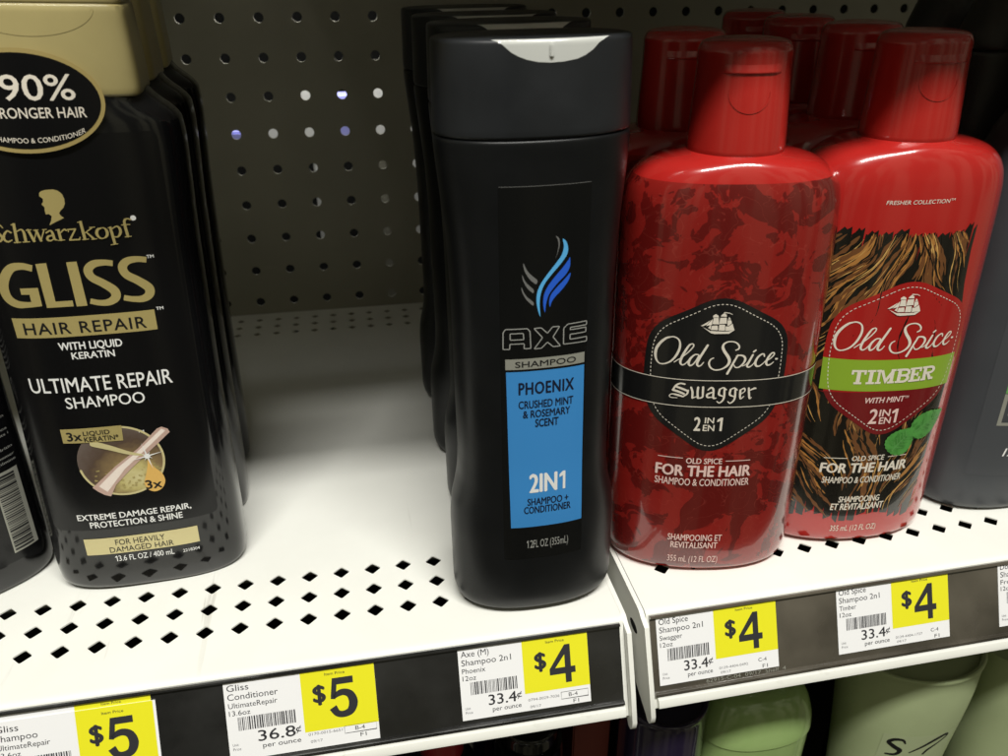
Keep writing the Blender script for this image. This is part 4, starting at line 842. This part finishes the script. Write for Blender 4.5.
def price_tag(label, x, s, W, H, right, lines, unit, dig, code, aisle, boxed, ysplit, seed, digx, yb, extra=None, twist=0.0):
    t = thing('price_tag', label, 'price tag', tagmat(x, s, right) @ Matrix.Rotation(twist, 4, 'Y'), 'paper price tags on the shelf rails')
    bm = bmesh.new(); box(bm, 0, W, -0.25, 0, -H, 0); from_bm('card', bm, 'tag', t, smooth=False)
    F = lambda off: flat(0.25 + off)
    yp = Decal().rect(ysplit, W - 0.02 - (1.0 if boxed is None else 0.0), -yb, -0.02 - (0.0)).build('yellow_panel', 'yellow', F(0.05), t, cx=0)
    d = Decal(); x0, x1 = digx
    (big5 if dig == '5' else big4)(d, x0, x1, -20.2 if extra is None else -20.8, -3.9 if extra is None else -4.5)
    d.text('$', x0 - 5.9, x0 - 1.5, -12.8 + (0 if extra is None else -0.6), -6.0 + (0 if extra is None else -0.6), 0.04)
    d.text('Item Price', x0 - 1, x0 + 6.8, -2.4 + (0 if extra is None else -0.4), -1.3 + (0 if extra is None else -0.4), 0.0)
    d.build('price_lettering', 'tag_ink', F(0.12), yp, cx=0)
    d = Decal(); z = -3.4
    for i, (txt, wd, hh) in enumerate(lines): d.text(txt, 1.2, 1.2 + wd, z - (0 if extra is None else 0.8), z + hh - (0 if extra is None else 0.8), 0.0); z -= (3.6, 3.3, 3.0, 3)[i]
    d.build('product_lettering', 'tag_ink', F(0.05), t, cx=0)
    rs = random.Random(seed); d = Decal(); xx = 4.2; e = 0 if extra is None else -0.6
    while xx < ysplit - 3:
        w = rs.choice([0.18, 0.25, 0.4, 0.55]); d.rect(xx, xx + w, -19.6 + e, -14.2 + e); xx += w + rs.choice([0.2, 0.3, 0.45])
    d.build('barcode', 'tag_ink', F(0.05), t, cx=0)
    d = Decal().text(unit, 11.2, ysplit - 3.6, -24.9 + e, -20.6 + e, 0.012).text('¢', ysplit - 3.4, ysplit - 1.4, -23.4 + e, -20.8 + e, 0.01)
    d.text('per ounce', 12.6, ysplit - 1.8, -27.7 + e, -25.8 + e, 0.0).build('unit_price_lettering', 'tag_ink', F(0.05), t, cx=0)
    d = Decal().text('Unit', 1.4, 3.6, -25.6 + e, -24.5 + e, 0).text('Price', 1.4, 4.4, -27.4 + e, -26.3 + e, 0).build('unit_caption', 'tag_ink_grey', F(0.05), t, cx=0)
    d = Decal()
    d.text(code, ysplit + 1.2, ysplit + 14.4, -26.0 - (0 if boxed else 1), -24.9 - (0 if boxed else 1), 0).text('09/17', ysplit + 1.8, ysplit + 6.4, -29.0, -27.9, 0).build('code_lettering', 'tag_ink_grey', F(0.05), t, cx=0)
    d = Decal().text(aisle, W - 9.4, W - 5.6, -26.4, -24.8, 0).text('F1', W - 7.6, W - 5.2, -29.4, -27.8, 0)
    if boxed:
        bx = [(ysplit + 15.2, -24.2), (W - 1.0, -24.2), (W - 1.0, -27.2), (ysplit + 15.2, -27.2), (ysplit + 15.2, -24.2)]
        d.stroke([(a, b, 0.2) for a, b in bx], smooth=False)
    d.build('aisle_code_lettering', 'tag_ink', F(0.05), t, cx=0)
    return t
L2 = lambda a, b, c, e: [(a[0], a[1], 2.5), (b[0], b[1], 2.5), (c[0], c[1], 2.1), (e[0], e[1], 2.0)]
price_tag('four dollar price tag under the blue-labelled black bottle', 27.1, 1.95, 54.2, 30.0, False, L2(('Axe (M)', 11.5), ('Shampoo 2n1', 20.5), ('Phoenix', 9.6), ('12oz', 5.6)), '33.4', '4', '0794-0029-7036', 'B-4', True, 26.4, 1, (37.4, 48.4), 22.6)
price_tag('five dollar price tag for the conditioner, middle of the left rail', -64.3, 2.0, 57.8, 31.4, False, L2(('Gliss', 8.2), ('Conditioner', 19.0), ('UltimateRepair', 18.5), ('13.6oz', 8.0)), '36.8', '5', '0170-0015-6651', 'B-4', True, 29.0, 2, (39.4, 50.0), 24.4)
t2 = thing('price_tag', 'older yellow and white tag peeping out behind the far left price tag', 'price tag', tagmat(-149.0, 1.4, False), 'paper price tags on the shelf rails')
bm = bmesh.new(); box(bm, 0, 58.2, -0.2, 0, -30, 0); from_bm('card', bm, 'tag', t2, smooth=False)
Decal().rect(31, 58.2, -25, -0.02).build('yellow_panel', 'yellow', flat(0.25), t2, cx=0)
Decal().text('Item Price', 40.5, 47.6, -2.0, -1.0, 0.0).build('price_lettering', 'tag_ink', flat(0.3), t2, cx=0)
price_tag('five dollar double price tag at the far left, for the gold-lettered shampoo', -147.2, 4.1, 58.0, 31.5, False, L2(('Gliss', 8.2), ('Shampoo', 14.5), ('UltimateRepair', 18.5), ('13.6oz', 8.0)), '36.8', '5', '0170-0015-6650', 'B-4', None, 29.3, 3, (39.6, 50.2), 28, extra=True)
price_tag('four dollar price tag under the black-badged dark red bottle', 111.2, 1.5, 54.2, 30.0, True, L2(('Old Spice', 13.0), ('Shampoo 2n1', 19.5), ('Swagger', 10.0), ('12oz', 5.6)), '33.4', '4', '0129-4404-0492', 'C-4', False, 25.6, 4, (36.6, 47.4), 22.2)
price_tag('four dollar price tag under the bark-print bottle with the lime band', 193.9, 1.0, 54.4, 30.0, True, L2(('Old Spice', 13.0), ('Shampoo 2n1', 19.5), ('Timber', 8.0), ('12oz', 5.6)), '33.4', '4', '0129-4404-1727', 'C-4', False, 26.4, 5, (37.4, 48.2), 22.2)
price_tag('price tag cut off by the right edge of the picture', 273.6, 0.6, 54.4, 30.0, True, L2(('Dove (M)', 13.0), ('Shampoo 2n1', 19.5), ('Fresh', 8.0), ('12oz', 5.6)), '33.4', '4', '0111-1129-1727', 'C-4', False, 26.4, 6, (37.4, 48.2), 22.2)
# small printed strip on the right rail
st = thing('shelf_strip', 'narrow printed code strip along the bottom of the right rail', 'strip', tagmat(131, 30.9, True))
d = Decal().text('62915-C-04  09/17  Shelf  4', 0.8, 37.5, -2.5, -0.9, 0.0)
d.build('lettering', 'silver_ink', flat(0.30), st, cx=0)

# ================================================================== products on the shelf below
def lower(name, label, cat, x, y, parts, th=0.0, group=None):
    t = thing(name, label, cat, xf(x, y, -262, th), group)
    for nm, bm, mt in parts: from_bm(nm, bm, mt, t)
    return t
# top z measured from lower shelf (z = -262)
def openring(a, b, z, depth, n=2.0):
    """rim that rolls over into a recessed disc"""
    return [(z - 3, a - 0.4, b - 0.4, n), (z - 1.2, a, b, n), (z - 0.3, a - 0.3, b - 0.3, n), (z, a - 1.2, b - 1.2, n)]
def recessed(prof, a, b, z, depth, n=2.0):
    bm = loft(prof + openring(a, b, z, depth, n), close=False)
    m = 112; r0 = [v for v in bm.verts if abs(v.co.z - z * MM) < 1e-7]
    ring = sorted(r0, key=lambda v: math.atan2(v.co.y / b, v.co.x / a)); prev = ring
    for da, dz in ((2.6, -0.5), (3.2, -depth)):
        new = [bm.verts.new((v.co.x * (a - da) / (a - 1.2), v.co.y * (b - da) / (b - 1.2), (z + dz) * MM)) for v in ring]
        for i in range(len(ring)): bm.faces.new((prev[i], prev[(i + 1) % len(ring)], new[(i + 1) % len(ring)], new[i]))
        prev = new
    bm.faces.new(prev); bmesh.ops.recalc_face_normals(bm, faces=bm.faces[:]); return bm
lower('body_wash_bottle', 'big sage green bottle with a recessed flat top and black script on it', 'bottle', 273, 29.5,
      [('body', recessed([(0, 22, 17, 2.2), (4, 25, 19, 2.2), (60, 27, 21, 2.2), (120, 31, 24, 2.2), (165, 35.3, 27.6, 2.1), (183, 36.2, 28.4, 2.0)], 36.8, 29, 187.5, 4), 'sage')], -0.1, 'sage green bottles on the lower shelf')
SG = [o for o in SC.objects if o.name.startswith('body_wash_bottle') and 'big sage' in o['label']][0]
SP = [(0, 22, 17, 2.2), (4, 25, 19, 2.2), (60, 27, 21, 2.2), (120, 31, 24, 2.2), (165, 35.3, 27.6, 2.1), (183, 36.2, 28.4, 2.0)]
lbp = Decal().poly([(-18, 60), (16, 60), (19, 146.5), (-19.5, 146.5)]).build('front_label', 'sage_patch', front(SP, 0.15), SG)
d = Decal()
for L in ([(-8, 140.5, .8), (-10, 143.2, 1.6), (-14, 143.0, 2.2), (-16, 140.4, 2.2), (-13, 137.4, 2.4), (-9.5, 134.5, 2.6), (-11, 131.2, 2.0), (-15.5, 130.6, 1.2)], [(-4, 133, 1.0), (2, 137.5, 1.6), (8, 142, 2.2), (13.5, 144.5, 2.0), (15, 142.8, 1.2), (11, 139, 1.2), (6, 134.5, 1.6), (4, 131, 1.4)]): d.stroke(L)
d.build('script_lettering', 'black_ink', front(SP, 0.25), lbp)
lower('body_wash_bottle', 'sage green bottle cut off by the lower right corner', 'bottle', 352, 30,
      [('body', recessed(SP, 36.8, 29, 177.5, 4), 'sage')], 0, 'sage green bottles on the lower shelf')
g = lower('body_wash_bottle', 'lime green bottle with a translucent rounded cap on the lower shelf', 'bottle', 185, 28,
      [('body', loft([(0, 24, 15, 2.2), (4, 28, 19, 2.3), (135, 30.5, 20, 2.3), (151, 30.8, 20.2, 2.3)]), 'lime_clear'),
       ('cap', loft([(151.2, 30.6, 20.0, 2.3), (151.8, 31.4, 20.8, 2.3), (158, 30.8, 20.2, 2.3), (164, 29.4, 19.4, 2.2), (172, 26, 17, 2.2), (177, 20, 13, 2.1), (179, 12, 8, 2)]), 'lime_clear')])
lower('styling_bottle', 'dark purple cylindrical bottle under the gap between the shelves', 'bottle', 133, 26,
      [('body', recessed([(0, 20, 20, 2), (3, 21.4, 21.4, 2), (120, 21.6, 21.6, 2), (160, 21.6, 21.6, 2)], 22, 22, 183, 2.5), 'purple')])
lower('styling_bottle', 'black glossy bottle with a thin rim under the left rail', 'bottle', 66, 34,
      [('body', loft([(0, 16, 16, 2), (3, 17.5, 17.5, 2), (150, 17.5, 17.5, 2), (158, 16.8, 16.8, 2)]), 'gloss_black'), ('cap', recessed([(158.2, 14, 14, 2), (160, 14.6, 14.6, 2)], 15, 15, 171, 2), 'gloss_black')])
for k, (x, y, h, mt, lab) in enumerate(((92, 96, 150, 'purple', 'dark bottle added for shade in the second row below, behind the dark red carton'), (160, 78, 158, 'shade_black', 'dark bottle added for shade in the second row below, between the purple and lime green bottles'), (222, 74, 150, 'shade_black', 'dark bottle added for shade in the second row below, between the lime green and sage green bottles'),
        (262, 100, 148, 'shade_black', 'dark bottle added for shade in the second row below, behind the big sage green bottle'), (316, 92, 150, 'shade_black', 'dark bottle added for shade in the second row below, between the two sage green bottles'), (40, 92, 146, 'purple', 'dark bottle added for shade in the second row below, behind the crimson-capped one'), (190, 108, 150, 'purple', 'dark bottle added for shade in the second row below, behind the lime green one'), (-20, 84, 146, 'purple', 'dark bottle added for shade in the second row below, left of the crimson-capped one'))):  # made-up filler row, darkens the space behind the lower products
    lower('styling_bottle', lab, 'bottle', x, y, [('body', loft([(0, 22, 22, 2), (3, 24, 24, 2), (h - 34, 24, 24, 2), (h - 28, 20, 20, 2)]), mt), ('cap', loft([(h - 27.5, 19, 19, 2), (h - 26, 20, 20, 2), (h - 2, 19.4, 19.4, 2), (h, 18, 18, 2)]), mt)])  # filler bottles added for shade behind the lower products
t = thing('carton', 'dark red carton between the black and purple bottles below', 'carton', xf(101, 50, -262))
bm = bmesh.new(); box(bm, -11, 9, -14, 14, 0, 176); bmesh.ops.bevel(bm, geom=bm.edges[:], offset=0.8 * MM, segments=2, affect='EDGES'); from_bm('sleeve', bm, 'brown', t)
lower('spray_bottle', 'bottle with a crimson cap under the left rail', 'bottle', 22, 40,
      [('body', loft([(0, 15, 15, 2), (3, 17, 17, 2), (140, 17, 17, 2), (150, 12, 12, 2)]), 'gloss_black'), ('cap', loft([(150.2, 9.5, 9.5, 2), (152, 11, 11, 2), (168, 10.5, 10.5, 2), (173, 8.5, 8.5, 2), (175, 5, 5, 2)]), 'crimson')])
lower('spray_bottle', 'bottle with a white cap beside the crimson-capped one', 'bottle', 3, 26,
      [('body', loft([(0, 13, 13, 2), (3, 14, 14, 2), (130, 14, 14, 2), (140, 10, 10, 2)]), 'brown'), ('cap', loft([(140.2, 8, 8, 2), (142, 9, 9, 2), (154, 8.6, 8.6, 2), (158, 7, 7, 2)]), 'tab')])

# ================================================================== light, world, camera
w = bpy.data.worlds.new('World'); SC.world = w; w.use_nodes = True; nt = w.node_tree
bg = nt.nodes['Background']; tc = nt.nodes.new('ShaderNodeTexCoord'); sx = nt.nodes.new('ShaderNodeSeparateXYZ')
nt.links.new(tc.outputs['Generated'], sx.inputs[0])
cr = ramp(nt, sx.outputs['Z'], [(0.0, (0.10, 0.094, 0.070)), (0.35, (0.16, 0.15, 0.11)), (0.55, (0.34, 0.33, 0.25)), (1.0, (0.55, 0.55, 0.46))])
# map z (-1..1) to 0..1
mr = nt.nodes.new('ShaderNodeMapRange'); mr.inputs[1].default_value = -1; nt.links.new(sx.outputs['Z'], mr.inputs[0])
for l in list(nt.links):
    if l.to_node.type == 'VALTORGB': nt.links.remove(l)
nt.links.new(mr.outputs[0], [n for n in nt.nodes if n.type == 'VALTORGB'][0].inputs[0])
mp = nt.nodes.new('ShaderNodeMapping'); mp.inputs['Scale'].default_value = (1, 1, 0.25); nt.links.new(tc.outputs['Generated'], mp.inputs[0])
wn = nt.nodes.new('ShaderNodeTexNoise'); wn.inputs['Scale'].default_value = 4.5; wn.inputs['Detail'].default_value = 1.5; nt.links.new(mp.outputs[0], wn.inputs['Vector'])
wr = ramp(nt, wn.outputs['Fac'], [(0.0, (0.25,) * 3), (0.47, (0.35,) * 3), (0.56, (1.7, 1.65, 1.5)), (1.0, (2.2, 2.1, 1.9))])
wm = nt.nodes.new('ShaderNodeMix'); wm.data_type = 'RGBA'; wm.blend_type = 'MULTIPLY'; wm.inputs[0].default_value = 1
nt.links.new(cr, wm.inputs[6]); nt.links.new(wr, wm.inputs[7]); nt.links.new(wm.outputs[2], bg.inputs['Color']); bg.inputs['Strength'].default_value = WORLD
def area(name, loc, target, sx, sy, power, color):
    l = bpy.data.lights.new(name, 'AREA'); l.shape = 'RECTANGLE'; l.size = sx; l.size_y = sy; l.energy = power; l.color = color
    o = bpy.data.objects.new(name, l); COL.objects.link(o); o.location = loc
    d = Vector(target) - Vector(loc); o.rotation_euler = d.to_track_quat('-Z', 'Y').to_euler(); return o
area('ceiling_tube_light', (0.06, -0.81, 1.72), (0.03, 0.05, 0.05), 1.25, 0.15, KEY, (1.0, 0.985, 0.93))
area('peg_hole_fill_light', (-0.01, 0.391, 0.25), (-0.01, 0.403, 0.0), 0.19, 0.010, 0.4, (1, 1, 1))  # added fill lamp hidden behind the pegboard to brighten the cartons
cam = bpy.data.cameras.new('Camera'); co = bpy.data.objects.new('Camera', cam); COL.objects.link(co); SC.camera = co
pi_, ya_, ro_ = R(26.86), R(10.75), R(-0.19)
fw = Vector((math.sin(ya_) * math.cos(pi_), math.cos(ya_) * math.cos(pi_), -math.sin(pi_)))
r0 = Vector((math.cos(ya_), -math.sin(ya_), 0)); u0 = r0.cross(fw)
rr = math.cos(ro_) * r0 + math.sin(ro_) * u0; uu = -math.sin(ro_) * r0 + math.cos(ro_) * u0
co.matrix_world = Matrix(((rr.x, uu.x, -fw.x, 0), (rr.y, uu.y, -fw.y, -0.24877), (rr.z, uu.z, -fw.z, 0.24603), (0, 0, 0, 1)))
cam.sensor_width = 36; cam.lens = 821.78 / 1008 * 36; cam.clip_start = 0.01; cam.clip_end = 20
cam.dof.use_dof = True; cam.dof.focus_distance = 0.345; cam.dof.aperture_fstop = 18
SC.view_settings.view_transform = 'Standard'; SC.view_settings.look = 'None'; SC.view_settings.exposure = EXPO; SC.view_settings.gamma = 1
SC.cycles.max_bounces = 6; SC.cycles.use_denoising = True; SC.cycles.sample_clamp_indirect = 4
